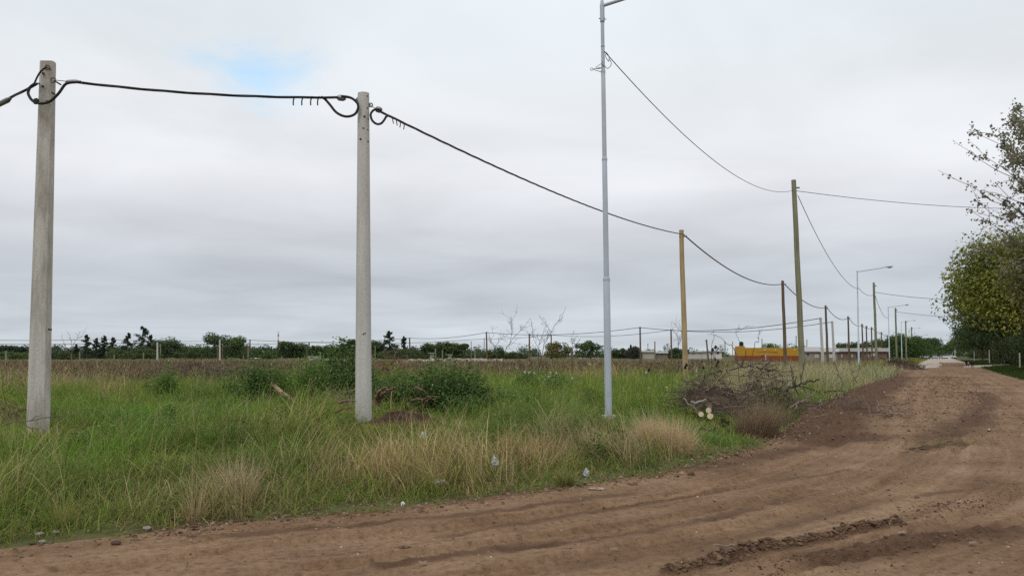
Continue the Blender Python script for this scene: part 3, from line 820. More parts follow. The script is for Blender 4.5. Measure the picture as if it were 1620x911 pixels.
def far_tree(name, label, px, ytop, wpx, Z, form, pal, cat='tree', group=None, nleaf=None, low=.08):
    b = base_at(px, Z, 0.05); top = at(px, ytop, Z)[2]; h = top - b[2]; R = wpx / 2 * Z / F_PX
    root = thing(name, label, cat, b, group)
    cols, w = PAL[pal]
    g, t = G(), G()
    px_m = Z / (F_PX * .632)
    size = max(.16, 1.7 * px_m)
    R *= 1.42; nl = nleaf or int(np.clip(7.5 * (2 * R) * h / (size * size), 1500, 15000))
    if form == 'conifer':
        t.tube([b, b + [0, 0, h * .5], b + [0, 0, h * .98]], [.03 * h, .018 * h, .004 * h], 6, BK)
        nb = 34; P, Nn = [], []
        per = max(8, int(nl * 1.5) // nb)
        for k in range(nb):
            f = .05 + .95 * (k / nb) ** .9; a = rng.uniform(0, 6.28)
            L = 1.15 * R * (1.03 - f) ** .85 * rng.uniform(.6, 1.3) + .03 * R
            s_ = rng.random(per) ** .7
            pz = b[2] + h * f + L * (.10 * s_ - .28 * s_ ** 2) * (1 if f < .7 else -.8) + rng.normal(0, .018 * h, per)
            P.append(np.c_[b[0] + np.cos(a) * L * s_ + rng.normal(0, .10 * L + .02, per), b[1] + np.sin(a) * L * s_ + rng.normal(0, .10 * L + .02, per), pz])
        P = np.vstack(P); n = len(P)
        g.leaves(P, size * rng.uniform(.6, 1.1, n), rng.normal(0, .5, (n, 3)) + [0, 0, .6], np.array(cols)[rng.choice(len(cols), n, p=w)] * (1 + rng.normal(0, .15, (n, 1))), .5)
    else:
        cz = {'round': .56, 'umbrella': .78, 'bush': .48, 'willow': .55}[form]; rz = {'round': .44, 'umbrella': .22, 'bush': .50, 'willow': .45}[form] * h
        c = b + np.array([0, 0, h * cz])
        nb = max(9, int(14 * (R / rz) ** .5)); rb = .46 * min(R, rz) if form != 'umbrella' else .8 * rz
        rr = np.array([R, R * .8, rz]); rr = np.maximum(rr - rb * .75, rr * .45) / .86
        BC = blob_crown(g, c, rr, nb, rb, nl, size, cols, w, form != 'bush')
        for q in BC[:6]: limb(t, b + [0, 0, h * .22], q, .012 * h, .004 * h, BK, 4)
        t.tube([b, b + [0, 0, h * .25], c], [.03 * h, .024 * h, .010 * h], 7, BK)
        if form == 'willow':
            n = nl; i = rng.integers(0, len(BC), n); q = BC[i] + rng.normal(0, .35 * R, (n, 3)) * [1, 1, .3]; q[:, 2] -= rng.random(n) * h * .35
            g.leaves(q, size, rng.normal(0, 1, (n, 3)), np.array(cols)[rng.choice(len(cols), n, p=w)], .4)
        if form in ('round', 'bush', 'willow'):   # skirt of low foliage
            n = nl // 2; a = rng.uniform(0, 6.28, n); q = np.sqrt(rng.random(n))
            g.leaves(np.c_[b[0] + np.cos(a) * R * .85 * q, b[1] + np.sin(a) * R * .7 * q, b[2] + h * (low + .35 * rng.random(n))], size, rng.normal(0, 1, (n, 3)), np.array(cols)[rng.choice(len(cols), n, p=w)], .6)
    t.build('trunk', M['bark'], root); g.build('crown', M['leaf'], root)
    return root


GW = 'trees along the far side of the field'
TREES = [
    ('pine_tree', 'flat topped dark pine at the far left behind the field', 8, 547, 40, 235, 'umbrella', 'pine'),
    ('pine_tree', 'flat topped pine just left of the stained concrete pole', 31, 549, 18, 240, 'umbrella', 'pine'),
    ('broad_tree', 'low broad dark green tree left of the stained concrete pole, below flat pines', 20, 555, 62, 215, 'bush', 'mid'),
    ('small_tree', 'thin pale see-through tree immediately right of the stained concrete pole', 84, 556, 12, 230, 'round', 'grey'),
    ('bush', 'low dark bush between the stained concrete pole and the slim pines', 104, 556, 34, 220, 'bush', 'dark'),
    ('cypress_tree', 'tiny pointed dark cypress at the edge of the low bush', 120, 545, 9, 225, 'conifer', 'pine'),
    ('conifer', 'slim dark conifer, first of the four slim ones from the stained pole', 137, 530, 20, 240, 'conifer', 'pine'),
    ('conifer', 'slim thin-branched conifer, second of the four slim ones from the stained pole', 152, 535, 18, 250, 'conifer', 'pine'),
    ('conifer', 'slim conifer, third of the four slim ones from the stained pole', 164, 531, 18, 245, 'conifer', 'pine'),
    ('conifer', 'slim shorter conifer, fourth of the four slim ones from the stained pole', 178, 534, 18, 240, 'conifer', 'pine'),
    ('conifer', 'medium conifer between the slim row and the tallest spiky conifer', 201, 527, 26, 245, 'conifer', 'pine'),
    ('conifer', 'tallest spiky conifer in the wood behind the field', 225, 517, 30, 250, 'conifer', 'pine'),
    ('conifer', 'short pointed conifer close beside the tallest spiky conifer', 238, 530, 18, 245, 'conifer', 'pine'),
    ('broad_tree', 'broad dark tree below the tallest spiky conifer', 212, 544, 70, 215, 'bush', 'dark'),
    ('broad_tree', 'rounded dark tree behind the pair of concrete posts in the field', 260, 531, 48, 235, 'round', 'dark'),
    ('broad_tree', 'wide low dark tree leaning against the big rounded tree', 318, 543, 66, 225, 'bush', 'dark'),
    ('broad_tree', 'big rounded tree with open crown, biggest in the left field background', 357, 522, 58, 230, 'round', 'mid'),
    ('small_tree', 'small dark tree right beside the big rounded tree', 391, 557, 18, 240, 'bush', 'dark'),
    ('bush', 'round light green bush left of the red and white mast', 416, 549, 36, 225, 'bush', 'light'),
    ('eucalyptus_tree', 'ragged dark tree directly right of the red and white mast', 452, 536, 30, 250, 'round', 'dark'),
    ('eucalyptus_tree', 'ragged dark tree, second to the right of the red and white mast', 475, 541, 30, 250, 'round', 'dark'),
    ('eucalyptus_tree', 'ragged tree behind the two close set field poles', 497, 545, 26, 245, 'round', 'mid'),
    ('eucalyptus_tree', 'wide ragged tree right of the two close set field poles', 519, 544, 32, 250, 'round', 'mid'),
    ('small_tree', 'thin see-through tree left of the smooth concrete pole', 545, 541, 14, 250, 'round', 'grey'),
    ('eucalyptus_tree', 'upright dark tree just left of the smooth concrete pole', 559, 533, 18, 250, 'round', 'dark'),
    ('eucalyptus_tree', 'dark tree peeping out just right of the smooth concrete pole', 594, 536, 20, 250, 'round', 'dark'),
    ('conifer', 'pointed conifer right of the smooth concrete pole, above the root heap', 616, 524, 30, 250, 'conifer', 'pine'),
    ('conifer', 'narrow dark conifer next to the pointed one above the root heap', 639, 532, 16, 250, 'conifer', 'pine'),
    ('bush', 'low dark bush below the conifers right of the smooth pole', 628, 550, 56, 230, 'bush', 'dark'),
    ('bush', 'low dark bush in the gap behind the weed field', 660, 553, 30, 240, 'bush', 'dark'),
    ('oak_tree', 'rounded dark tree, first of three right of the dark field pole', 681, 541, 26, 245, 'round', 'dark'),
    ('oak_tree', 'rounded dark tree, middle of three right of the dark field pole', 702, 538, 26, 250, 'round', 'dark'),
    ('oak_tree', 'rounded dark tree, last of three right of the dark field pole', 718, 540, 26, 250, 'round', 'dark'),
    ('small_tree', 'small tree with a lone round top left of the leaning bare saplings', 735, 543, 12, 250, 'umbrella', 'dark'),
    ('bush', 'low dark bush behind the tall single pole in the weeds', 784, 551, 34, 245, 'bush', 'dark'),
    ('bush', 'small low bush behind the bare saplings', 815, 556, 34, 250, 'bush', 'dark'),
    ('broad_tree', 'brownish green rounded tree behind the forked bare sapling', 881, 538, 34, 235, 'round', 'brown'),
    ('broad_tree', 'rounded dark green tree just left of the near street lamp', 934, 537, 44, 235, 'round', 'mid'),
    ('small_tree', 'small dark tree just right of the near street lamp', 981, 548, 22, 245, 'bush', 'dark'),
    ('bush', 'grey green bush at the end of the pale low building', 1003, 545, 22, 240, 'bush', 'grey'),
    ('bush', 'low green bush left of the yellow wooden pole', 1050, 552, 34, 250, 'bush', 'mid'),
    ('bush', 'dark round bush behind the yellow wooden pole', 1072, 548, 26, 235, 'bush', 'dark'),
    ('bush', 'light green bushy tree behind the yellow house, nearer its water tanks', 1221, 538, 26, 280, 'bush', 'light'),
    ('bush', 'dark green bushy tree behind the yellow house beside the greenish pole', 1255, 539, 34, 285, 'bush', 'mid'),
    ('broad_tree', 'dark green tree behind the long brick building', 1346, 539, 44, 285, 'round', 'dark'),
    ('broad_tree', 'dark tree behind the cluster of poles left of the willow', 1390, 533, 40, 290, 'round', 'dark'),
    ('willow_tree', 'bright green willow overhanging the poles at the street side', 1432, 525, 60, 215, 'willow', 'light'),
    ('broad_tree', 'dark flat topped tree behind the willow down the street', 1468, 534, 34, 330, 'umbrella', 'dark'),
    ('broad_tree', 'light green tree along the street behind the willow', 1459, 540, 34, 270, 'round', 'light'),
    ('broad_tree', 'dark tree closing the left side of the street end', 1479, 546, 30, 380, 'round', 'mid'),
    ('broad_tree', 'green rounded tree at the end of the street on its right', 1501, 538, 48, 360, 'round', 'mid'),
    ('broad_tree', 'low hazy tree in the middle of the street end', 1488, 550, 30, 480, 'bush', 'mid'),
]
for tr in TREES:
    far_tree(*tr[:8], group=GW)

# distant low wood closing the horizon
g = G()
for k in range(520):
    a = rng.uniform(-.75, .75); Z = rng.uniform(290, 420) if k < 300 else rng.uniform(420, 560)
    if k < 300: a = rng.uniform(-.75, -.03)
    x = a * Z; r = rng.uniform(2.5, 6)
    n = 170
    d = unit(n); d[:, 2] = np.abs(d[:, 2])
    g.leaves(np.array([x, Z, 0]) + d * [r, r, rng.uniform(2.6, 6.6) * Z / 400.] * rng.uniform(.6, 1, (n, 1)), .9, d + rng.normal(0, .5, (n, 3)), jit((.07, .095, .05), n, .25), .7)
kind(g.build('distant_wood', M['leaf']), 'stuff')


def big_tree(name, label, Z, off, h, R, nleaf, pal, low=.12, nb=46, size=.46):
    b = np.array([.5 * Z + off, Z, 0.0]); root = thing(name, label, 'tree', b, 'street trees on the right')
    t, g = G(), G(); cols, w = PAL[pal]
    c = b + [0, 0, h * (.5 + low / 2)]; rz = h * (.5 - low / 2)
    rb = .30 * R
    BC = blob_crown(g, c, np.array([R - rb * .6, R - rb * .6, rz - rb * .5]) / .86, nb, rb, nleaf, size, cols, w, True, .2)
    p = limb(t, b, b + [0, 0, h * .45], .03 * h * .6, .02 * h * .6, BK * .9, 6, .02, 9)
    for q in BC[:16]: limb(t, p[rng.integers(2, 6)], q, .012 * h * .6, .02, BK, 5, .04)
    t.build('trunk', M['bark'], root, True); g.build('crown', M['leaf'], root)


big_tree('plane_tree', 'large yellow green tree on the right, its crown reaching over the dirt road', 106, 12.5, 17.8, 11.2, 46000, 'olive', .0, 110, .44)
big_tree('plane_tree', 'brownish green tree at the right edge in front of the large yellow green one', 74, 13.5, 14.4, 8.0, 22000, 'brown', .0, 60, .38)
big_tree('plane_tree', 'tall green tree behind the large yellow green one at the right edge', 128, 13.0, 18.0, 9.5, 28000, 'olive', .0, 80)
big_tree('plane_tree', 'darker street tree behind the overhanging crown on the right', 150, 11.0, 13.5, 8.4, 16000, 'dark', .0, 50)
big_tree('plane_tree', 'dark street tree, second beyond the overhanging crown on the right', 178, 10.5, 12.0, 7.8, 14000, 'dark', .0, 46, .42)
big_tree('plane_tree', 'dark street tree, third beyond the overhanging crown, beside the parked white cars', 212, 10.5, 10.5, 7.0, 9000, 'dark', .0, 40, .45)
big_tree('plane_tree', 'farthest dark street tree on the right, behind the parked white cars', 262, 12, 10.0, 7.5, 5000, 'dark', .02, 30, .5)
big_tree('plane_tree', 'dark tree closing the view beyond the farthest right street tree', 310, 13, 10.5, 8.5, 7000, 'dark', .0, 36, .55)
big_tree('plane_tree', 'mid green tree at the very end of the right street trees', 380, 13, 10.5, 9, 6000, 'mid', .0, 34, .65)
# dark understorey hedge behind the fence posts
for k, (Z, off, lab) in enumerate(((70, 15, 'dark hedge under the trees, nearest stretch at the right edge'), (92, 13.5, 'dark hedge stretch behind the thin fence posts under the trees'), (118, 12.5, 'dark hedge stretch behind the standing dog'), (145, 12, 'dark hedge stretch far down under the right trees'), (172, 13, 'dark hedge stretch behind the far concrete fence post'), (200, 13, 'dark hedge stretch beyond the far concrete fence post'), (232, 13, 'dark hedge stretch beside the parked white cars'), (290, 12, 'dark hedge stretch past the parked white cars'), (340, 13, 'farthest dark hedge stretch at the street end'))):
    b = np.array([.5 * Z + off, Z, 0.]); g = G(); root = thing('hedge', lab, 'hedge', b, 'hedge under the street trees')
    for q in np.linspace(-17, 17, 12):
        cc = b + np.array([*(STREET * q), 1.7 + rng.uniform(0, .9)]) + [*(PERP * rng.uniform(0, 3.5)), 0]
        blob_crown(g, cc + [0, 0, .4], (2.6, 2.4, 2.8), 11, 1.2, 1200, .34, *PAL['dark'], False)
    g.build('foliage', M['leaf'], root)


def sparse_poplar():
    Z = 62.; b = np.array([.5 * Z + 10.4, Z, 0.]); root = thing('poplar_tree', 'tall half bare poplar at the right edge with sparse grey leaves', 'tree', b)
    t, g = G(), G(); px0 = project(b[0], b[1], 0.)[0]
    P = limb(t, b, b + [1.0, 1.0, 17.5], .26, .05, BK, 9, .008, 8)
    tips = [(1551, 214, 300), (1570, 212, 310), (1546, 250, 330), (1562, 250, 330), (1590, 232, 320), (1541, 296, 380), (1556, 300, 370), (1548, 320, 390), (1575, 290, 360), (1534, 332, 420), (1546, 382, 450), (1540, 402, 465), (1560, 352, 430), (1590, 320, 380), (1604, 270, 350), (1575, 385, 440), (1600, 350, 410), (1612, 300, 370)]
    dens = [(1610, 172, 260), (1614, 195, 265), (1600, 232, 280), (1614, 215, 270), (1618, 255, 300), (1604, 190, 250), (1625, 290, 330), (1640, 215, 280), (1650, 240, 300)]
    lv = []
    for k, (x, y, y0) in enumerate(tips + dens):
        a = at(px0 + 4, y0 + 30, Z + 1); tip = at(x, y, Z + rng.uniform(-3, 3))
        p = limb(t, a, tip, .06, .014, BK * 1.3, 7, .022, 5)
        m = 3 if k < len(tips) else 5
        for q in range(9):
            i = rng.integers(2, 7); e = p[i] + rng.normal(0, .55, 3) + (tip - a) * rng.uniform(.03, .16)
            limb(t, p[i], e, .022, .009, BK * 1.2, 4, .05, 4)
            n = int((11 if k < len(tips) else 45) * rng.uniform(.6, 1.4))
            f_ = rng.random((n, 1)); lv.append(p[i] * (1 - f_) + e * f_ + rng.normal(0, .10 if k < len(tips) else .4, (n, 3)))
        lv.append(tip + rng.normal(0, .2, (10 if k < len(tips) else 60, 3)))
    lv = np.vstack(lv); n = len(lv)
    g.leaves(lv, .21 * rng.uniform(.7, 1.4, n), rng.normal(0, 1, (n, 3)), np.array([(.24, .24, .16), (.29, .25, .17), (.17, .175, .12)])[rng.integers(0, 3, n)], .8)
    t.build('trunk', M['bark'], root, True); g.build('crown', M['leaf'], root)


sparse_poplar()


# ------------------------------------------------------------------ poles
def shaft(g, base, top, r0, r1, n=14, wob=0., rings=9, z0=-.3):
    t = np.linspace(0, 1, rings)[:, None]; base = np.array(base, float); top = np.array(top, float)
    p = base * (1 - t) + top * t; p[0, 2] += z0
    if wob: p[1:-1, :2] += rng.normal(0, wob, (rings - 2, 2))
    g.tube(p, np.linspace(r0, r1, rings), n)


def ring_eye(g, c, r, th, axis='x'):
    a = np.linspace(0, 2 * np.pi, 13)
    if axis == 'x': P = np.c_[np.cos(a) * r, np.zeros(13), np.sin(a) * r] + c
    else: P = np.c_[np.zeros(13), np.cos(a) * r, np.sin(a) * r] + c
    g.tube(P, th, 6, cap=False)


# stained, chamfered concrete pole
Z1 = gH(60, 690)[1]; b1 = gH(60, 690); t1 = at(76, 99, Z1)
p1 = thing('concrete_pole', 'thick weathered concrete pole with brown stains and faceted sides, leftmost in the field', 'pole', b1, 'concrete poles carrying the black cable')
g = G()
t = np.linspace(0, 1, 14)
pr = []
for k, f in enumerate(t):
    w = (.285 * (1 - f) + .20 * f) / 2; d = w * .9; ch = w * .42
    c = b1 * (1 - f) + t1 * f
    if k == 0: c = c - [0, 0, .35]
    prof = np.array([(-w + ch, -d), (w - ch * .8, -d), (w, -d + ch), (w, d - ch), (w - ch, d), (-w + ch, d), (-w, d - ch), (-w, -d + ch * .9)])
    ang = .30; R = np.array([[math.cos(ang), -math.sin(ang)], [math.sin(ang), math.cos(ang)]])
    prof = prof @ R.T
    pr.append(np.c_[prof + c[:2], np.full(8, c[2])])
pr[-1][:, 2] += rng.normal(0, .012, 8)
V = np.vstack(pr + [[t1 - [0, 0, .015]]]); n = 8; i = np.arange(13)[:, None] * n; j = np.arange(n)[None]; jn = (j + 1) % n
g.add(V, np.stack([i + j, i + jn, i + n + jn, i + n + j], -1).reshape(-1, 4), np.stack([13 * n + np.arange(n), 13 * n + (np.arange(n) + 1) % n, np.full(n, 14 * n)], -1))
g.build('shaft', M['concA'], p1)
FR1 = Z1 - .125
for (x, y) in ((75, 107), (84, 127)):
    g = G(); c = at(x, y, FR1 - .03); ring_eye(g, c, .035, .012); g.tube([c + [0, .03, 0], c + [0, .22, 0]], .012, 6); g.build('eye_bolt', M['rust'], p1)
for (x, y) in ((67.5, 116), (66.7, 136.5), (82.6, 147), (74.5, 160), (77.5, 521)):
    g = G(); c = at(x, y, FR1 - .005); g.tube([c - [0, .004, 0], c + [0, .06, 0]], .015, 6); g.build('bolt', M['black'], p1)

# smooth round concrete pole
b2 = gH(575, 672); Z2 = b2[1]; t2 = at(575, 148, Z2)
p2 = thing('concrete_pole', 'smooth pale grey round concrete pole with small dark holes near its top', 'pole', b2, 'concrete poles carrying the black cable')
g = G(); shaft(g, b2, t2, 13.2 * Z2 / F_PX, 9.2 * Z2 / F_PX, 24, rings=12); g.build('shaft', M['concB'], p2, True)
for (x, y, s) in ((582, 154, .012), (578, 187, .018), (582, 173, .012), (583, 189.5, .012), (576.5, 205.5, .014), (582.5, 207, .012), (572, 222.5, .018), (582.8, 225.5, .016), (577, 528.5, .012), (579.5, 527, .010)):
    r = (9.2 + 4. * (y - 148) / 524.) * Z2 / F_PX; c = at(x, y, Z2)
    dx = c[0] - (b2[0] + (t2[0] - b2[0]) * (672 - y) / 524.); dy = math.sqrt(max(r * r - dx * dx, .0004))
    g = G(); g.tube([c + [0, -dy - .006, 0], c + [0, -dy + .03, 0]], s, 7); g.build('hole_plug', M['black'], p2)
for (x, y) in ((567, 157.5), (586.5, 166.5)):
    g = G(); c = at(x, y, Z2 - .02); ring_eye(g, c, .03, .010); g.tube([c, at(575, y, Z2)], .011, 6); g.build('eye_bolt', M['rust'], p2)

# pole beyond the left edge that takes the first span
Z0 = 19.2; b0 = base_at(-330, Z0); t0 = at(-316, 196, Z0)
p0 = thing('concrete_pole', 'round concrete pole beyond the left edge holding the end of the black cable', 'pole', b0, 'concrete poles carrying the black cable')
g = G(); shaft(g, b0, t0, .17, .12, 16); g.build('shaft', M['concB'], p0, True)


# ------------------------------------------------------------------ bundled black cable
def cable(label, P, r, group='overhead cables', twist=True):
    P = np.asarray(P, float); root = thing('power_cable', label, 'cable', P[0], group); g = G()
    if twist:
        n = len(P); d = np.concatenate([[0], np.cumsum(np.linalg.norm(np.diff(P, axis=0), axis=1))])
        m = max(n, int(d[-1] / .11)); dd = np.linspace(0, d[-1], m); Q = np.stack([np.interp(dd, d, P[:, k]) for k in range(3)], -1)
        for ph in (0, 2.1, 4.2):
            a = dd * 3.2 + ph; g.tube(Q + np.c_[np.zeros(m), np.cos(a), np.sin(a)] * r * .52, r * .62, 5)
    else: g.tube(P, r, 6)
    g.build('line', M['cable'], root, True)
    return root


def loop(root, pix, Z, r, name='loop', dz=0.):
    P = spline([at(x, y, Z + dz * k / max(1, len(pix) - 1)) for k, (x, y) in enumerate(pix)], 6); g = G()
    g.tube(P, r, 7); return g.build(name, M['cable'], root, True)


def clamp(root, x, y, x2, y2, Z, w=.05):
    a, b = at(x, y, Z), at(x2, y2, Z); g = G(); g.tube([a, (a * .75 + b * .25), (a * .25 + b * .75), b], [w * .5, w, w, w * .6], 8); return g.build('clamp', M['steel'], root)


def tail(root, pix, Z, r=.011):
    g = G(); g.tube(spline([at(x, y, Z) for x, y in pix], 4), r, 5); return g.build('loose_end', M['black'], root)


R_C = .020
a = at(59, 133, FR1 - .05)
c0 = cable('black bundled cable running from the stained concrete pole out of the left edge', catenary(a, t0 + [0, -.15, -.5], .42), R_C)
kc = catenary(a, t0 + [0, -.15, -.5], .42, 101); g = G(); g.tube([kc[7] + [0, -.02, -.02], kc[8] + [0, -.02, -.03], kc[11] + [0, -.02, -.03], kc[12] + [0, -.02, -.02]], [.02, .042, .042, .02], 8); g.build('clamp', M['steel'], c0)
loop(c0, [(75, 107), (71, 108), (64, 114), (59, 122), (54, 133)], FR1 - .08, .014)
g = G(); g.tube([a, at(64, 131.5, FR1 + .1)], .012, 5); g.build('clamp', M['steel'], c0)
A, B = at(122, 130.5, FR1 - .03), at(545, 154.5, Z2 - .1)
c1 = cable('black bundled cable spanning the two concrete poles', catenary(A, B, .07, 30), R_C)
loop(c1, [(128, 130), (112, 131), (103, 134), (95, 145), (89, 152), (80, 160), (70, 163.5), (60, 163.5), (51, 159), (46, 152), (44.5, 146), (48, 138), (56, 132)], FR1 - .12, .021)
g = G(); ring_eye(g, at(57, 160.5, FR1 - .12), .02, .03); g.build('clamp', M['cable'], c1)
g = G(); g.tube([at(85, 127, FR1 - .05), A], .006, 4); g.build('stay_wire', M['steel'], c1)
clamp(c1, 104, 130, 123, 128.5, FR1 - .04, .03); clamp(c1, 533, 154.5, 547, 156, Z2 - .1, .05)
loop(c1, [(508, 153.5), (514, 157), (522, 166), (531, 177), (541, 183), (551, 184.5), (561, 181), (566, 173), (566, 165), (560, 158), (552, 154), (540, 152.5)], Z2 - .14, .021)
for x in (466.5, 480, 494, 505): tail(c1, [(x, 152.5), (x - 1, 155), (x - 2.5, 160), (x - 2.5, 167)], Z2 - .1)
g = G(); g.tube([B, at(566, 158, Z2 - .06)], .007, 4); g.build('stay_wire', M['steel'], c1)
YP = dict(Z=37.3)
yt = at(1078, 364, 37.3)
A = at(600, 176, Z2 - .05)
c2 = cable('black bundled cable from the smooth concrete pole to the yellow wooden pole', catenary(A, at(1082, 371, 37.2), .30, 30), R_C)
clamp(c2, 594, 172, 604, 175.5, Z2 - .06, .05)
loop(c2, [(604, 175), (597, 173), (590, 175.5), (586.5, 182), (589, 191), (596, 196.5), (603, 195.5), (608, 190), (611, 185), (615, 183)], Z2 - .1, .019)
for x, y in ((621, 188), (627, 191), (633, 194), (639, 197)): tail(c2, [(x, y), (x + .4, y + 3), (x + (1.5 if x < 630 else -.5), y + 8)], Z2 + 1, .009)
g = G(); g.tube([at(586, 167, Z2 - .04), A], .006, 4); g.build('stay_wire', M['steel'], c2)


# ------------------------------------------------------------------ wooden poles
def wood_pole(label, bx, tx, ty, Z, r0, r1, mat, group, wob=.007, fit=None):
    b = base_at(bx, Z); tp = at(tx, ty, Z); root = thing('wooden_pole', label, 'pole', b, group)
    g = G(); shaft(g, b, tp, r0, r1, 10, wob, 9, -.2); g.build('shaft', mat, root, True)
    g = G(); q = tp + (b - tp) * .04; g.tube([q + [-r1 * 1.1, -r1 * .4, 0], q + [r1 * 2.2, -r1 * .4, 0]], .03 + .0004 * Z, 6); g.build('hook', M['steel'], root)
    return tp


GA, GB = 'wooden poles carrying the black cable', 'tall wooden poles in the lamp row'
Apoles = [('yellow wooden pole standing between the near street lamp and the yellow house', 1085, 1078, 364, 37.3, .125, .10, 'woodY'),
          ('dark brown wooden pole standing in front of the yellow house', 1243, 1238, 444, 63.3, .14, .105, 'woodD'),
          ('brown wooden pole between the two pale square concrete posts', 1310, 1306, 483, 95, .15, .11, 'woodD'),
          ('thin dark wooden pole left of the second street lamp', 1344, 1341.5, 500, 122, .15, .11, 'woodD'),
          ('thin dark wooden pole, first right of the second street lamp', 1366, 1363.5, 512, 152, .15, .12, 'woodD'),
          ('thin dark wooden pole, second right of the second street lamp', 1372, 1370.3, 515, 163, .15, .12, 'woodD'),
          ('thin wooden pole, third right of the second street lamp', 1380, 1378.6, 517, 172, .15, .12, 'woodD'),
          ('thin far wooden pole right of the second tall pole', 1396, 1394, 525, 208, .15, .13, 'woodD'),
          ('thin far wooden pole left of the third street lamp', 1404, 1403.6, 530, 240, .15, .13, 'woodD'),
          ('thin far wooden pole right of the third street lamp', 1412, 1411, 530, 248, .15, .13, 'woodD')]
tops = [wood_pole(l, bx, tx, ty, Z, r0, r1, M[m], GA) for l, bx, tx, ty, Z, r0, r1, m in Apoles]
clabs = ['from the yellow pole to the dark pole at the yellow house', 'from the dark pole at the yellow house to the next brown pole', 'leaving the brown pole between the square posts', 'passing behind the second street lamp']
for k, cl in enumerate(clabs):
    cable('black cable ' + cl, catenary(tops[k] + [0.1, 0, -.2], tops[k + 1] + [0, 0, -.25], (.75, .6, .7, .6)[k]), .030 + .004 * k, twist=False)
cable('black cable along the farthest wooden poles', np.vstack([catenary(tops[k] + [0, 0, -.25], tops[k + 1] + [0, 0, -.25], .3, 8) for k in (4, 5, 6, 7, 8)]), .05, twist=False)
Bpoles = [('thick greenish wooden pole right of the yellow house, tallest in the lamp row', 1270, 1255.5, 285, 44.5, .165, .125, 'woodG'),
          ('tall wooden pole right of the second street lamp', 1387, 1382.3, 447, 96, .15, .12, 'woodG'),
          ('tall wooden pole right of the third street lamp', 1419, 1416.6, 487, 146, .16, .13, 'woodG'),
          ('tall wooden pole at the willow beside the fourth street lamp', 1434, 1432.7, 507, 197, .17, .14, 'woodG'),
          ('farthest tall wooden pole before the willow', 1443.5, 1442, 517, 243, .18, .15, 'woodG')]
btops = [wood_pole(l, bx, tx, ty, Z, r0, r1, M[m], GB) for l, bx, tx, ty, Z, r0, r1, m in Bpoles]
for (x, y) in ((1266.4, 487), (1261, 352)):
    pass


# ------------------------------------------------------------------ street lamps
def lamp_head(root, c, dirv, s=1.0):
    """elongated luminaire with a bulging clear lens beneath"""
    d = np.array([dirv[0], dirv[1], .11]); d /= np.linalg.norm(d); side = np.array([-d[1], d[0], 0]); side /= np.linalg.norm(side); up = np.cross(d, side) * 1.0
    if up[2] < 0: up = -up
    V = []; n = 10; prof = [(0, .05, .05), (.12, .08, .07), (.25, .13, .10), (.5, .16, .11), (.68, .13, .09), (.76, .05, .04)]
    g = G(); a = np.linspace(0, np.pi, n)
    for (l, w, h) in prof:
        top = [c + d * l * s + side * math.cos(q) * w * s + up * (math.sin(q) * h) * s for q in a]; V += top
    V = np.array(V); m = len(prof); i = np.arange(m - 1)[:, None] * n; j = np.arange(n - 1)[None]
    Q = np.stack([i + j, i + j + 1, i + n + j + 1, i + n + j], -1).reshape(-1, 4)
    Qb = np.array([[k * n, k * n + n - 1, (k + 1) * n + n - 1, (k + 1) * n] for k in range(m - 1)])
    T1 = np.array([[0, k, k + 1] for k in range(1, n - 1)]); T2 = T1 + (m - 1) * n
    g.add(V, np.vstack([Q, Qb]), np.vstack([T1, T2])); hd = g.build('lamp_head', M['galv'], root)
    g = G(); V = []; prof = [(.30, .03, .01), (.40, .115, .06), (.52, .125, .10), (.63, .09, .075), (.70, .02, .01)]
    for (l, w, h) in prof: V += [c + d * l * s + side * math.cos(q) * w * s - up * (math.sin(q) * h + .004) * s for q in a]
    V = np.array(V); m = len(prof); i = np.arange(m - 1)[:, None] * n
    g.add(V, np.stack([i + j, i + j + 1, i + n + j + 1, i + n + j], -1).reshape(-1, 4)); le = g.build('lens', M['glass'], root, True)
    le.parent = hd; le.matrix_parent_inverse.identity()
    return hd


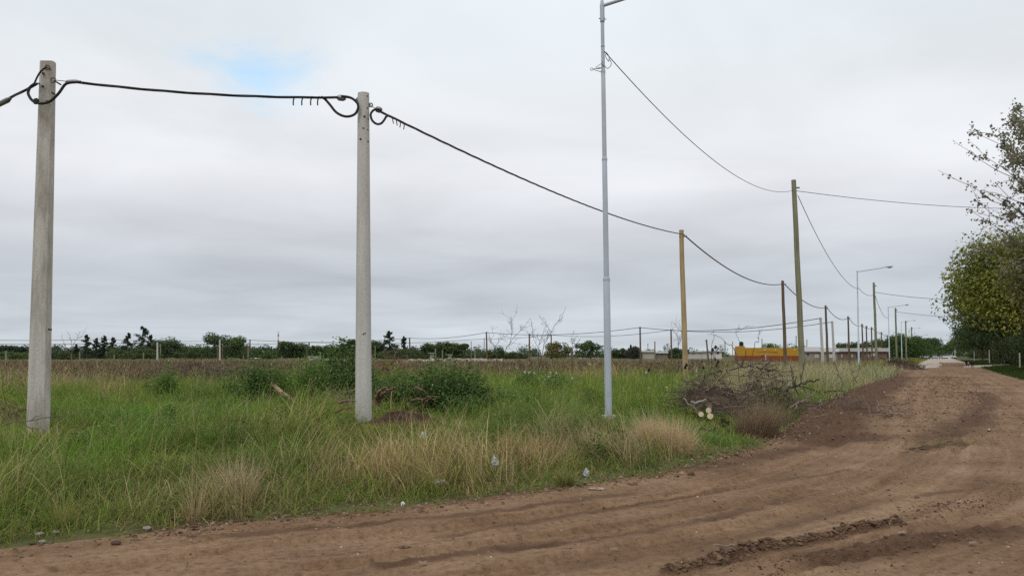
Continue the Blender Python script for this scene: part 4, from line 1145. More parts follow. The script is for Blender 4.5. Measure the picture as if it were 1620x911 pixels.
def street_lamp(label, bx, by, tx, ty, Z, arm_dir=PERP, detail=False, arm=2.15, group='street lamps along the road'):
    b = gH(bx, by) if Z is None else base_at(bx, Z)
    Z = b[1]; tp = at(tx, ty, Z); h = np.linalg.norm(tp - b); root = thing('street_lamp', label, 'street lamp', b, group)
    ax = (tp - b) / h
    def pt(y): return b + ax * h * (by - y) / (by - ty) if detail else None
    if detail:
        secs = [('lower_tube', b, pt(448), .076, .071), ('middle_tube', pt(448), pt(258), .057, .054), ('upper_tube', pt(258), pt(117), .048, .046), ('top_tube', pt(117), tp, .040, .038)]
        for nm, q0, q1, r0, r1 in secs:
            g = G(); q1b = q1 + ax * .05; g.tube([q0, q0 * .5 + q1b * .5, q1b - ax * .02, q1b], [r0, (r0 + r1) / 2, r1, r1 * .86], 20); g.build(nm, M['galv'], root, True)
        for y, r in ((448, .075), (258, .059), (117, .050)):
            g = G(); g.tube([pt(y + 2), pt(y - 1.2)], r, 18); g.build('collar', M['galv'], root)
        for y, r in ((36.5, .047), (76.5, .044)):
            g = G(); g.tube([pt(y + .6), pt(y - .6)], r, 16); g.build('band', M['steel'], root)
        g = G(); g.tube([pt(35), pt(8)], .050, 18); g.build('sleeve', M['galv'], root, True)
        for y, dx in ((31.5, -.08), (32.5, .08), (30.5, .05)):
            g = G(); q = pt(y); g.tube([q, q + [dx, -.03, 0]], .010, 6); g.build('bolt', M['steel'], root)
        g = G(); g.box(b + [0, 0, .03], (.26, .26, .24), .2, bev=.02); g.build('footing', M['concB'], root)
        st = pt(10)
        # wire bundle below the arm
        w = G(); q = lambda x, y: at(x, y, Z - .06)
        for path in ([(953, 97), (951, 101), (946, 104.5), (943, 107), (945, 109), (951, 108.5)], [(951, 107), (944, 108.5), (939, 109.8), (944, 112), (951, 114)], [(952, 102.5), (956, 104), (960, 108.5), (964, 107), (967, 102), (966, 97), (963.5, 94)], [(956.5, 82), (960, 84.5), (963, 89), (963.5, 95), (963, 98)], [(958, 86), (958.5, 91), (961, 95), (962.5, 97.5)]):
            w.tube(spline([q(*k) for k in path], 4), .008, 5)
        a_ = np.linspace(0, 6.29, 11); cc = q(936, 109.8); w.tube(np.c_[cc[0] + .028 * np.cos(a_), np.full(11, cc[1]), cc[2] + .028 * np.sin(a_)], .007, 5, cap=False)
        w.build('wire_loop', M['steel'], root)
    else:
        hh = [0, .30, .302, .62, .622, 1.]; rr = [.085, .082, .066, .062, .050, .046]
        g = G(); g.tube([b + ax * h * k for k in hh], np.array(rr) * (1 + Z / 900.), 10); g.build('post', M['galv'], root, True)
        st = tp - ax * .12
    d3 = np.array([arm_dir[0], arm_dir[1], 0.125]); e = st + d3 * arm
    g = G(); g.tube([st - d3 * .03, e], .036 if detail else .034 * (1 + Z / 700.), 10); g.build('arm', M['galv'], root, True)
    lamp_head(root, e - d3 * .03, arm_dir, 1.25)
    return tp, root


lt, lr = street_lamp('near grey street lamp on a square footing, its arm leaving the top of the picture', 963, 668, 952.5, 5, None, detail=True)
ZL = lt[1]
l2, _ = street_lamp('second street lamp, whole arm and head visible against the sky', 1359, 0, 1356, 428, 78.6)
l3, _ = street_lamp('third street lamp, in front of the willow', 1407.5, 0, 1405, 485, 138)
l4, _ = street_lamp('fourth street lamp, pole in front of the willow', 1427, 0, 1425.5, 508.5, 196)
street_lamp('fifth street lamp, right of the fourth, head over the road', 1439, 0, 1438, 520, 245)
street_lamp('sixth street lamp, small, beyond the willow', 1453, 0, 1452, 531, 330)
street_lamp('seventh street lamp, tiny, left of the blue sign', 1458, 0, 1457.5, 535, 385)
RG = 'street lamps across the road'
street_lamp('far street lamp on the right side, pole in front of the end trees', 1511, 0, 1510.5, 531, 330, -PERP, group=RG)
street_lamp('farthest street lamp on the right side, near the end trees', 1499, 0, 1499, 537, 410, -PERP, group=RG)

# thin service wires
GWR = 'thin service wires'
def wire(label, a, b, sag, r=.010): return tag(_w(a, b, sag, r), label, 'wire', GWR)
def _w(a, b, sag, r):
    g = G(); g.tube(catenary(a, b, sag, 28), r, 5); return g.build('service_wire', M['cable'])
wire('thin wire sagging from the near street lamp to the greenish pole', at(956.5, 82, ZL - .05), at(1256, 301, 44.4), 1.05, .011)
wire('thin wire from the greenish pole across the street into the poplar', at(1259, 302, 44.4), at(1650, 330, 58), .28, .016)
wire('thin wire falling from the greenish pole to the second street lamp', at(1262, 309, 44.4), at(1356.5, 457, 78.5), 1.0, .018)
wire('short thin wire from the second street lamp to the next tall pole', at(1357.5, 455, 78.5), at(1382.5, 466, 95.9), .35, .022)
wire('thin wire from the second tall pole across the street to the trees', at(1383, 462, 96), at(1560, 470, 120), .5, .026)
wire('thin wire from the second tall pole to the third street lamp', at(1384, 466, 96), at(1404.8, 503, 138), .8, .024)
wire('thin wire from the third tall pole across the street to the trees', at(1417, 493, 146), at(1560, 503, 160), .3, .03)
wire('far wire crossing the end of the street', at(1420, 537, 300), at(1560, 537, 300), .2, .03)

# ------------------------------------------------------------------ posts and lines at the back of the field
GC, GF = 'posts of the back power line', 'posts standing in and behind the weed field'
def post(name, label, x, y, Z, r, mat, group, bx=None, square=False, z_=None):
    b = base_at(x if bx is None else bx, Z); tp = at(x, y, Z); root = thing(name, label, 'post', b, group)
    g = G()
    if square: g.tube([b - [0, 0, .3], b * .5 + tp * .5, tp], [r * 1.35, r * 1.15, r], 4, flat=True)
    else: shaft(g, b, tp, r * 1.2, r, 8, 0, 5, -.2)
    g.build('shaft', mat, root)
    if y < 545:
        g = G(); g.tube([tp + [-.22, -.05, -.25], tp + [.22, -.05, -.25]], .05, 6); g.build('crossarm', M['steel'], root)
    return tp


cB, wD, wG = M['concB'], M['woodD'], M['woodG']
row1 = [post('concrete_post', 'pale square concrete post with wires at its top, left of two near the brick building', 1298, 502, 128, .19, cB, GC, 1302, True),
        post('wooden_post', 'wooden post right of the near lamp carrying the upper back wire', 1012.5, 517, 172, .15, wD, GC, 1013.5),
        post('wooden_post', 'dark wooden post carrying wires left of the bare saplings', 769.5, 525, 208, .17, wD, GC, 770.5),
        post('wooden_post', 'dark wooden post carrying wires right of the root heap', 648, 534, 260, .2, wD, GC, 648.5),
        post('wooden_post', 'dark wooden post with wires right of the big rounded tree', 395.5, 537, 280, .2, wD, GC),
        post('concrete_post', 'slim pale post with wires in front of the slim conifers', 168.5, 536, 270, .25, cB, GC)]
row2 = [post('concrete_post', 'pale square concrete post with wires at its top, right of two near the brick building', 1316.5, 508, 140, .18, cB, GC, 1320, True),
        post('wooden_post', 'dark wooden post just left of the yellow wooden pole', 1061.5, 521, 188, .16, wD, GC, 1062.5),
        post('wooden_post', 'grey post behind the forked bare sapling', 872, 529, 236, .17, wD, GC),
        post('wooden_post', 'post close left of the dark wired post at the bare saplings', 766, 535, 270, .1, wG, GC),
        post('wooden_post', 'taller of the two close set poles in the weeds', 489, 541, 285, .26, wG, GC),
        post('concrete_post', 'thick pale concrete post left of a pair in the weeds', 249, 541, 200, .19, cB, GC)]
L0, R0 = at(-160, 533, 270), at(-160, 541, 210)
wb = []
GBL = 'back power lines'
def backline(label, pts, sg, r):
    g = G(); P = np.vstack([catenary(pts[k] + [0, 0, -.12], pts[k + 1] + [0, 0, -.12], sg[k], 12) for k in range(len(pts) - 1)])
    g.tube(P, np.linspace(r[0], r[1], len(P)), 5); tag(g.build('power_line', M['cable']), label, 'power line', GBL)
backline('upper of the two long wires running behind the weed field to a square post', row1 + [L0], [1.2, 1.0, .7, 1.0, .6, .6], (.055, .07))
backline('lower of the two long wires running behind the weed field to a square post', row2[:3] + row2[3:] + [R0], [1.0, .9, .4, .9, .5, .4], (.05, .06))
for (nm, lab, x, y, Z, r, mt) in [
        ('wooden_post', 'short grey post at the far left in front of flat pines', 9.5, 555, 150, .16, wG), ('wooden_post', 'thin pole left of the first slim conifer', 126, 556, 160, .10, wG),
        ('wooden_post', 'thin grey pole near the tiny cypress', 113, 559, 180, .12, wG), ('wooden_post', 'short grey post below the slim conifers', 180.5, 561, 150, .10, wG),
        ('wooden_post', 'grey post in front of the broad dark tree below the spiky conifer', 227, 557, 150, .10, wG), ('wooden_post', 'thinner grey post right of the thick pale concrete post', 254, 544, 230, .14, wG),
        ('wooden_post', 'thin brown post left of the thick post before the big rounded tree', 344, 549, 150, .09, wD), ('concrete_post', 'thick pale concrete post before the big rounded tree', 347.8, 537, 190, .17, cB),
        ('wooden_post', 'thin brown post right of the thick post before the big rounded tree', 352, 548, 170, .10, wD), ('wooden_post', 'short post right of the big rounded tree', 385, 562, 160, .09, wG),
        ('wooden_post', 'grey post leaning close to the dark wired post', 392.5, 548, 220, .13, wG), ('wooden_post', 'short post below the ragged dark trees by the mast', 446, 563, 150, .09, wG),
        ('wooden_post', 'brownish lower of the two close set poles in the weeds', 485.5, 547, 240, .12, wD), ('wooden_post', 'grey post right of the two close set poles', 507, 556, 170, .11, wG),
        ('wooden_post', 'thin grey pole right of the smooth concrete pole', 593.5, 546, 200, .10, wG), ('wooden_post', 'thin pole left of the pointed conifer', 608.5, 534, 270, .13, wG),
        ('wooden_post', 'greenish post between the rounded dark trees', 689, 551, 170, .12, wG), ('wooden_post', 'short greenish post in front of the middle rounded dark tree', 700, 554, 160, .11, wG),
        ('wooden_post', 'very thin pole right of the lone round top tree', 745.5, 540, 260, .09, wG), ('wooden_post', 'short thick post right of the lone round top tree', 751.5, 551, 190, .13, wG),
        ('wooden_post', 'dark pole standing behind the left bare sapling', 837.5, 528, 150, .13, wD), ('wooden_post', 'short dark stub between the bare saplings and the near lamp', 904, 549, 180, .15, wD),
        ('wooden_post', 'grey pole with bracket left of the dark post by the yellow pole', 1036, 540, 220, .15, wG), ('wooden_post', 'thin pole between the near lamp and the yellow pole', 1025, 543, 250, .09, wD),
        ('wooden_post', 'tilted dark pole left of the yellow house', 1117.5, 537, 140, .12, wD), ('wooden_post', 'grey pole with short arm left of the yellow house', 1147, 540, 240, .13, wG),
        ('wooden_post', 'thin pole directly left of the yellow house tower', 1159, 540, 260, .10, wG), ('wooden_post', 'thin pole standing behind the yellow house roof', 1205.5, 536, 300, .13, wD),
        ('wooden_post', 'thin pole behind the yellow house near the greenish pole', 1259.5, 531, 300, .13, wD), ('wooden_post', 'thin pole above the grey gabled shed', 1276.5, 537, 280, .12, wD),
        ('concrete_post', 'white slim post in front of the yellow house wall', 1211.3, 560, 150, .08, cB)]:
    post(nm, lab, x, y, Z, r, mt, GF, None if 'tilted' not in lab else 1121)

# lattice mast far off
b = base_at(440, 600, 0.); tp = at(440.3, 524, 600); ms = thing('radio_mast', 'thin red and white radio mast far behind the field', 'mast', b); h = tp[2]
for k in range(9):
    g = G(); z0, z1 = b + (tp - b) * k / 9, b + (tp - b) * (k + 1) / 9
    for q in range(3):
        o = np.array([math.cos(q * 2.1), math.sin(q * 2.1), 0]) * .45; g.tube([z0 + o, z1 + o], .16, 4, (.45, .10, .08) if k % 2 else (.75, .74, .72))
        o2 = np.array([math.cos(q * 2.1 + 2.1), math.sin(q * 2.1 + 2.1), 0]) * .45; g.tube([z0 + o, z1 + o2], .09, 4, (.45, .10, .08) if k % 2 else (.75, .74, .72))
    g.build('lattice_section', M['paint'], ms)


# ------------------------------------------------------------------ buildings
def quad_building(name, label, x0, x1, ytop, Z, depth, wall_col, roof=None, bands=(), windows=(), gable=0., parts=None, wall_mat='paint'):
    a, c = base_at(x0, Z, 0.), base_at(x1, Z, 0.); hz = at((x0 + x1) / 2, ytop, Z)[2]; w = c[0] - a[0]
    root = thing(name, label, 'house' if 'house' in name else 'building', (a + c) / 2)
    ctr = (a + c) / 2 + [0, depth / 2, 0]
    z = 0.
    rh = roof[1] if roof else 0
    wt = hz - rh - gable
    segs = list(bands) + [(wt, wall_col)]
    for k, (ztop, col) in enumerate(segs):
        g = G(); g.box(ctr + [0, 0, (z + ztop) / 2], (w - .04 * k, depth - .04 * k, ztop - z), 0, col); g.build('wall', M[wall_mat], root); z = ztop
    if roof:
        g = G()
        if gable:
            W, D, e = w / 2 + .3, depth / 2 + .4, .16
            V = np.array([(-W, -D, 0), (W, -D, 0), (W, 0, gable), (-W, 0, gable), (-W, D, 0), (W, D, 0)]); V = np.vstack([V, V + [0, 0, e]]) + ctr + [0, 0, wt]
            g.add(V, [(0, 1, 2, 3), (3, 2, 5, 4), (6, 9, 8, 7), (9, 10, 11, 8), (0, 6, 7, 1), (4, 5, 11, 10), (1, 7, 8, 2), (2, 8, 11, 5), (0, 3, 9, 6), (3, 4, 10, 9)], None, roof[0])
        else: g.box(ctr + [0, -.15, wt + rh / 2 + .003], (w + .5, depth + .7, rh), 0, roof[0])
        g.build('roof', M['paint'], root)
    for (wx0, wx1, wy0, wy1, nm, col) in windows:
        p, q = at(wx0, wy1, Z), at(wx1, wy0, Z); g = G()
        g.box(((p + q) / 2)[:3] + [0, .0, 0], (q[0] - p[0], .12, q[2] - p[2]), 0, col); o = g.build(nm, M['paint'] if col[0] > .1 else M['win'], root)
    return root


YEL, RED = (.46, .25, .028), (.23, .065, .028)
yh = quad_building('yellow_house', 'yellow house with a rust red lower wall and a small raised corner', 1176.5, 1270, 550, 170, 7, YEL, None, [(1.18, RED)],
    [(x, x + 1.8, 552.7, 553.8, 'wall_lamp', (.8, .78, .7)) for x in (1209, 1226, 1256, 1178)] + [(1204, 1208, 561.5, 563, 'vent', (.25, .07, .03))])
g = G(); a, c = at(1168.5, 547.5, 169.6), at(1178.6, 547.5, 169.6); g.box(((a[0] + c[0]) / 2, 171., a[2] / 2 + .588), (c[0] - a[0], 2.8, a[2] - 1.18), 0, YEL); g.build('wall', M['paint'], yh)
g = G(); g.box(((a[0] + c[0]) / 2, 171., .588), (c[0] - a[0] + .03, 2.83, 1.18), 0, RED); g.build('wall', M['paint'], yh)
g = G(); g.box((base_at(1224, 170)[0], 173.6, at(1224, 550, 170)[2] + .003), (11.3, 6.5, .02), 0, (.30, .27, .22)); g.build('roof', M['paint'], yh)


def water_tank(label, x, ytop, ybot, Z, wpx, col):
    a, c = at(x, ybot, Z), at(x, ytop, Z); r = wpx / 2 * Z / F_PX; h = c[2] - a[2]
    root = thing('water_tank', label, 'water tank', a); g = G(); z = np.array([0, .02, .1, .3, .32, .5, .52, .72, .85, .92]); rr = np.array([.9, 1, 1, 1, .95, .95, 1, 1, .8, .45]) * r
    g.tube([a + [0, 0, q * h] for q in z], rr, 14, col); g.build('drum', M['paint'], root, True)
    g = G(); g.tube([a + [0, 0, .92 * h], a + [0, 0, h]], r * .4, 10, col); g.build('lid', M['paint'], root)


water_tank('black ribbed water tank on the raised corner of the yellow house', 1172.8, 540, 547.4, 171, 7, (.015, .015, .017))
water_tank('grey water tank behind the roof of the yellow house', 1209, 543.5, 551, 238, 6, (.22, .23, .25))
water_tank('small dark tank on the roof end of the pale low building', 998, 544.5, 555.0, 236, 3.5, (.02, .02, .025))
BRK = (.20, .12, .10)
quad_building('shed', 'grey gabled shed between the greenish pole and the square posts', 1272, 1301, 548.5, 192, 7, (.30, .26, .22), ((.36, .34, .34), .15), (), [(1277, 1279.5, 559, 562, 'window', (.03, .03, .03)), (1289, 1296, 560, 566, 'doorway', (.55, .53, .5))], 1.0)
quad_building('workshop', 'small white roofed workshop between the square concrete posts', 1302, 1325, 551.5, 190, 7, (.28, .22, .18), ((.72, .72, .72), .7), (), [(1311, 1317, 559.5, 566, 'doorway', (.6, .58, .55))])
quad_building('brick_building', 'long brick building with a pale metal roof behind the pole row', 1325.5, 1404, 550.5, 195, 10, BRK, ((.50, .48, .46), .8), (), [(x, x + 2.2, 560, 565, 'window', (.45, .40, .36)) for x in (1330.5, 1347, 1372)] + [(1355, 1362, 560, 567, 'doorway', (.04, .04, .04)), (1378, 1384, 558, 563, 'panel', (.6, .58, .55))])
quad_building('low_building', 'long low pale building right of the near street lamp', 998, 1036, 554.5, 240, 8, (.42, .38, .34), ((.62, .60, .56), .4), (), [(1010, 1012, 558, 561, 'window', (.04, .04, .04))])
quad_building('low_building', 'small pale roofed building left of the yellow wooden pole', 1038, 1057, 556, 246, 8, (.20, .17, .15), ((.66, .65, .62), .45), (), [(1046, 1048, 559, 561, 'window', (.03, .03, .03))])
quad_building('low_building', 'white flat building right of the yellow wooden pole', 1089, 1118, 555.5, 242, 8, (.50, .47, .44), ((.45, .42, .40), .25), (), [(1096, 1098, 558, 560, 'window', (.04, .04, .04)), (1108, 1110, 558, 560, 'window', (.04, .04, .04))])
quad_building('low_building', 'white house with dark openings left of the yellow house', 1119, 1142, 555, 250, 8, (.60, .58, .55), ((.40, .38, .36), .2), (), [(1124, 1127, 558, 561, 'window', (.03, .03, .03)), (1134, 1137, 557, 560, 'window', (.03, .03, .03))])
quad_building('low_building', 'pale low roof behind the weeds just left of the near street lamp', 918, 951, 559.5, 255, 8, (.40, .38, .36), ((.62, .62, .62), .3), (), [(930, 932, 563, 565, 'window', (.04, .04, .04))])
quad_building('small_house', 'small white house among the ragged trees right of the mast', 488.5, 498, 563.5, 215, 5, (.72, .72, .70), ((.5, .48, .46), .2), (), [(492, 493.4, 565, 567, 'window', (.04, .04, .04))])
quad_building('small_house', 'small white roof right of the big rounded tree', 399, 407, 566, 220, 5, (.5, .48, .46), ((.75, .75, .74), .2), (), [(402, 403, 568, 569, 'window', (.04, .04, .04))])
quad_building('gate_pillar', 'square pale pillar in front of the first rounded dark tree', 679.5, 686, 558, 170, .8, (.36, .33, .28), ((.42, .40, .36), .1), (), ())
quad_building('gate_pillar', 'square pale pillar in front of the last rounded dark tree', 708.5, 714, 560.5, 170, .8, (.40, .38, .34), ((.45, .42, .38), .1), (), ())
g = G()
for k in range(330):
    x = rng.uniform(648, 800) if k < 290 else rng.uniform(500, 575); Z = rng.uniform(118, 128); p = base_at(x, Z); s = rng.uniform(.15, .42)
    g.add(IV * s * [1.2, 1, .7] + p + [0, 0, rng.uniform(.05, .55)], None, IT, tuple(jit((.33, .28, .24), 1, .2)[0]))
for k in range(220):
    x = rng.uniform(645, 805); Z = rng.uniform(119, 127); p = base_at(x, Z); g.add(IV * [1.2, 1, .55] + p, None, IT, tuple(jit((.22, .18, .14), 1, .2)[0]))
kind(g.build('rubble', M['clod']), 'stuff')

# ------------------------------------------------------------------ fence posts under the street trees, slab path
for x, yb, yt_, lab in ((1507, 567.5, 556, 'far concrete fence post before the parked white cars'), (1541.5, 572.3, 556, 'concrete fence post right behind the standing dog'), (1565.5, 575.6, 553, 'concrete fence post, second right of the standing dog'), (1613.5, 582.5, 558, 'concrete fence post at the right edge under the trees')):
    p = gnd0(x, yb, .02); root = thing('fence_post', lab, 'post', p, 'concrete fence posts under the street trees'); tp = at(x - .5, yt_, p[1]); g = G()
    r = .055 * (1 + p[1] / 500); g.tube([p - [0, 0, .2], (p + tp) / 2, tp - [0, 0, .05], tp], [r, r, r, r * .7], 4, flat=True); g.build('shaft', M['concA'], root)
pa, pb = gnd0(1542, 581.3), gnd0(1594, 577.6)
d = pb - pa; L = np.linalg.norm(d[:2]); ang = math.atan2(d[1], d[0]); g = G(); g.box((pa + pb) / 2 + [0, 0, .05], (L, 2.2, .22), ang, (.46, .41, .35)); kind(g.build('path', M['paint']), 'structure')


# ------------------------------------------------------------------ dogs
def skin_mesh(name, pts, edges, radii, loc, rz, colf, parent=None, sub=2):
    me = bpy.data.meshes.new(name); me.from_pydata([Vector(p) for p in pts], edges, [])
    o = bpy.data.objects.new(name, me); COL.objects.link(o)
    mo = o.modifiers.new('skin', 'SKIN'); mo.use_smooth_shade = True
    for v, r in zip(me.skin_vertices[0].data if me.skin_vertices else [], radii): v.radius = (r, r)
    if not me.skin_vertices:
        bpy.context.view_layer.objects.active = o
    ss = o.modifiers.new('sub', 'SUBSURF'); ss.levels = sub; ss.render_levels = sub
    dg = bpy.context.evaluated_depsgraph_get(); dg.update()
    nm = bpy.data.meshes.new_from_object(o.evaluated_get(dg)); bpy.data.objects.remove(o)
    n = len(nm.vertices); co = np.empty(n * 3); nm.vertices.foreach_get('co', co); co = co.reshape(-1, 3)
    c4 = np.ones((n, 4), np.float32); c4[:, :3] = colf(co)
    if 'col' in nm.attributes: nm.attributes.remove(nm.attributes['col'])
    a = nm.attributes.new('col', 'FLOAT_COLOR', 'POINT'); a.data.foreach_set('color', c4.ravel())
    nm.materials.clear(); nm.materials.append(M['fur'])
    ob = bpy.data.objects.new(name, nm); COL.objects.link(ob); ob.location = loc; ob.rotation_euler = (0, 0, rz)
    return ob


def dog_points(lie=False):
    if not lie:
        P = [(0, 0, .52), (.22, 0, .54), (.40, 0, .55), (-.22, 0, .53), (.52, 0, .62), (.62, 0, .56), (.74, 0, .48), (.80, 0, .45),
             (.34, .09, .40), (.33, .10, .24), (.35, .10, .03), (.39, .10, .015), (.34, -.09, .40), (.40, -.10, .24), (.44, -.10, .03), (.48, -.10, .015),
             (-.24, .09, .42), (-.17, .10, .30), (-.30, .10, .18), (-.27, .10, .02), (-.23, .10, .012), (-.24, -.09, .42), (-.20, -.10, .30), (-.33, -.10, .18), (-.31, -.10, .02), (-.27, -.10, .012),
             (-.36, 0, .56), (-.50, 0, .60), (-.60, 0, .55), (.60, .07, .64), (.60, -.07, .64)]
        E = [(0, 1), (1, 2), (0, 3), (2, 4), (4, 5), (5, 6), (6, 7), (2, 8), (8, 9), (9, 10), (10, 11), (2, 12), (12, 13), (13, 14), (14, 15), (3, 16), (16, 17), (17, 18), (18, 19), (19, 20), (3, 21), (21, 22), (22, 23), (23, 24), (24, 25), (3, 26), (26, 27), (27, 28), (5, 29), (5, 30)]
        R = [.13, .15, .15, .12, .095, .10, .055, .035, .07, .045, .03, .03, .07, .045, .03, .03, .085, .06, .035, .03, .03, .085, .06, .035, .03, .03, .05, .03, .02, .03, .03]
    else:
        P = [(0, 0, .16), (.2, 0, .18), (.36, 0, .22), (-.22, 0, .15), (.45, 0, .34), (.54, 0, .36), (.66, 0, .31), (.40, .10, .06), (.58, .10, .03), (.40, -.10, .06), (.58, -.10, .03), (-.16, .13, .10), (-.02, .15, .04), (-.16, -.13, .10), (-.02, -.15, .04), (-.40, .05, .06), (-.55, .12, .03), (.52, .07, .45), (.52, -.07, .45)]
        E = [(0, 1), (1, 2), (0, 3), (2, 4), (4, 5), (5, 6), (2, 7), (7, 8), (2, 9), (9, 10), (3, 11), (11, 12), (3, 13), (13, 14), (3, 15), (15, 16), (5, 17), (5, 18)]
        R = [.14, .15, .14, .14, .09, .09, .045, .05, .03, .05, .03, .08, .035, .08, .035, .04, .02, .028, .028]
    return P, E, R


def dogcol(co):
    c = np.tile(np.array([.012, .011, .011]), (len(co), 1))
    tan = (co[:, 2] < .36) & (co[:, 0] < .25); c[tan] = (.20, .10, .05)
    wh = (co[:, 2] < .22) & (co[:, 0] > .25) | ((co[:, 0] > .30) & (co[:, 0] < .46) & (co[:, 2] > .42) & (co[:, 2] < .58)) | ((co[:, 0] > .73)); c[wh] = (.42, .38, .34)
    c[(co[:, 2] < .07) & (co[:, 0] < .25)] = (.35, .28, .22)
    return c


try:
    P, E, R = dog_points(); p = gnd0(1535, 582.0)
    d1 = skin_mesh('dog', P, E, R, (p[0], p[1], 0.0), math.pi + .35, dogcol); d1.scale = (1.1, 1.1, 1.1)
    tag(d1, 'black and tan dog with pale legs standing on the dirt road edge', 'dog')
    P, E, R = dog_points(True); p = gnd0(1597, 577.8)
    d2 = skin_mesh('dog', P, E, R, (p[0], p[1], 0.17), math.pi * .9, lambda co: np.where((co[:, 0] > .5)[:, None], np.array([.2, .15, .12]), np.array([.014, .012, .012])))
    tag(d2, 'small dark dog lying at the end of the pale slab path', 'dog')
except Exception as ex:
    print('dog failed', ex)


# ------------------------------------------------------------------ cars down the street
def car(label, x, yb, col, rz, scale=1.0, group='cars down the street'):
    b = gnd0(x, yb, .03); root = thing('parked_car', label, 'car', b, group); root.rotation_euler = (0, 0, rz); root.scale = (scale,) * 3
    def bld(g, nm, mat, par=root):
        o = g.build(nm, mat, par, origin=np.zeros(3)); return o
    g = G()   # body: stations along x (length), lower shell and cabin
    st = [(-2.05, .45, .62, .70), (-1.95, .30, .86, .80), (-1.2, .24, .92, .84), (0, .22, .93, .85), (1.1, .24, .90, .84), (1.85, .30, .78, .78), (2.08, .42, .60, .66)]
    V = []
    for (x_, z0, z1, w) in st: V += [(x_, -w * .92, z0), (x_, -w, (z0 + z1) / 2), (x_, -w * .94, z1), (x_, w * .94, z1), (x_, w, (z0 + z1) / 2), (x_, w * .92, z0)]
    m = len(st); i = np.arange(m - 1)[:, None] * 6; j = np.arange(6)[None]; jn = (j + 1) % 6
    Q = np.stack([i + j, i + jn, i + 6 + jn, i + 6 + j], -1).reshape(-1, 4)
    T = [(0, 2, 1), (0, 3, 2), (0, 4, 3), (0, 5, 4)]; T = T + [tuple(v + (m - 1) * 6 for v in t[::-1]) for t in T]
    g.add(V, Q, T, col)
    g.add([(-1.25, -.66, 1.42), (.25, -.66, 1.45), (.25, .66, 1.45), (-1.25, .66, 1.42), (-1.25, -.64, 1.36), (.25, -.64, 1.39), (.25, .64, 1.39), (-1.25, .64, 1.36)], [(0, 1, 2, 3), (7, 6, 5, 4), (0, 4, 5, 1), (1, 5, 6, 2), (2, 6, 7, 3), (3, 7, 4, 0)], None, col)
    bld(g, 'body', M['body'])
    g = G(); g.add([(-1.75, -.76, .90), (1.05, -.76, .90), (1.05, .76, .90), (-1.75, .76, .90), (-1.24, -.635, 1.37), (.24, -.635, 1.40), (.24, .635, 1.40), (-1.24, .635, 1.37)], [(0, 1, 5, 4), (1, 2, 6, 5), (2, 3, 7, 6), (3, 0, 4, 7)], None, (.03, .03, .03)); bld(g, 'windows', M['win'])
    for sx in (-1.3, 1.32):
        for sy in (-.78, .78):
            g = G(); g.tube([(sx, sy - .1, .32), (sx, sy + .1, .32)], .32, 14); bld(g, 'wheel', M['rubber'])
    for sy in (-.55, .55):
        g = G(); g.box((2.03, sy, .66), (.1, .28, .13), 0, (.6, .6, .58)); bld(g, 'headlight', M['paint'])
    g = G(); g.box((2.06, 0, .40), (.08, 1.3, .16), 0, (.03, .03, .03)); bld(g, 'bumper', M['black'])
    return root


toward = math.atan2(-STREET[1], -STREET[0])
car('white parked car at the left kerb, half behind a lamp post', 1456.5, 567.9, (.42, .43, .44), toward + .25, .9)
car('white car left of the middle of the street, facing the viewer', 1466.5, 567.9, (.55, .56, .57), toward, .95)
car('silver car driving in the middle of the street', 1479, 567.8, (.34, .37, .42), toward, .9)
car('small white car on the right, in front of a longer white one', 1492, 567.5, (.6, .61, .62), toward + .35, .85)
car('long white car at the right kerb, seen from its side', 1502.5, 567.2, (.62, .63, .64), toward + 1.1, .95)
# blue sign on a pole
b = base_at(1466, 300, 0.); sg = thing('road_sign', 'pale blue sign panel on a dark post over the left kerb', 'sign', b)
a, c = at(1462.3, 555.2, 300), at(1470, 551.5, 300); g = G(); g.box((a + c) / 2, (c[0] - a[0], .12, c[2] - a[2]), 0, (.33, .47, .58)); g.build('panel', M['paint'], sg)
g = G(); a2, c2_ = at(1462, 551.3, 300), at(1470, 549.8, 300); g.box((a2 + c2_) / 2, (c2_[0] - a2[0], .2, c2_[2] - a2[2]), 0, (.02, .02, .02)); g.build('hood', M['black'], sg)
g = G(); g.tube([base_at(1462, 300.3, 0.), at(1462, 549.8, 300.3)], .14, 8); g.build('post', M['black'], sg)


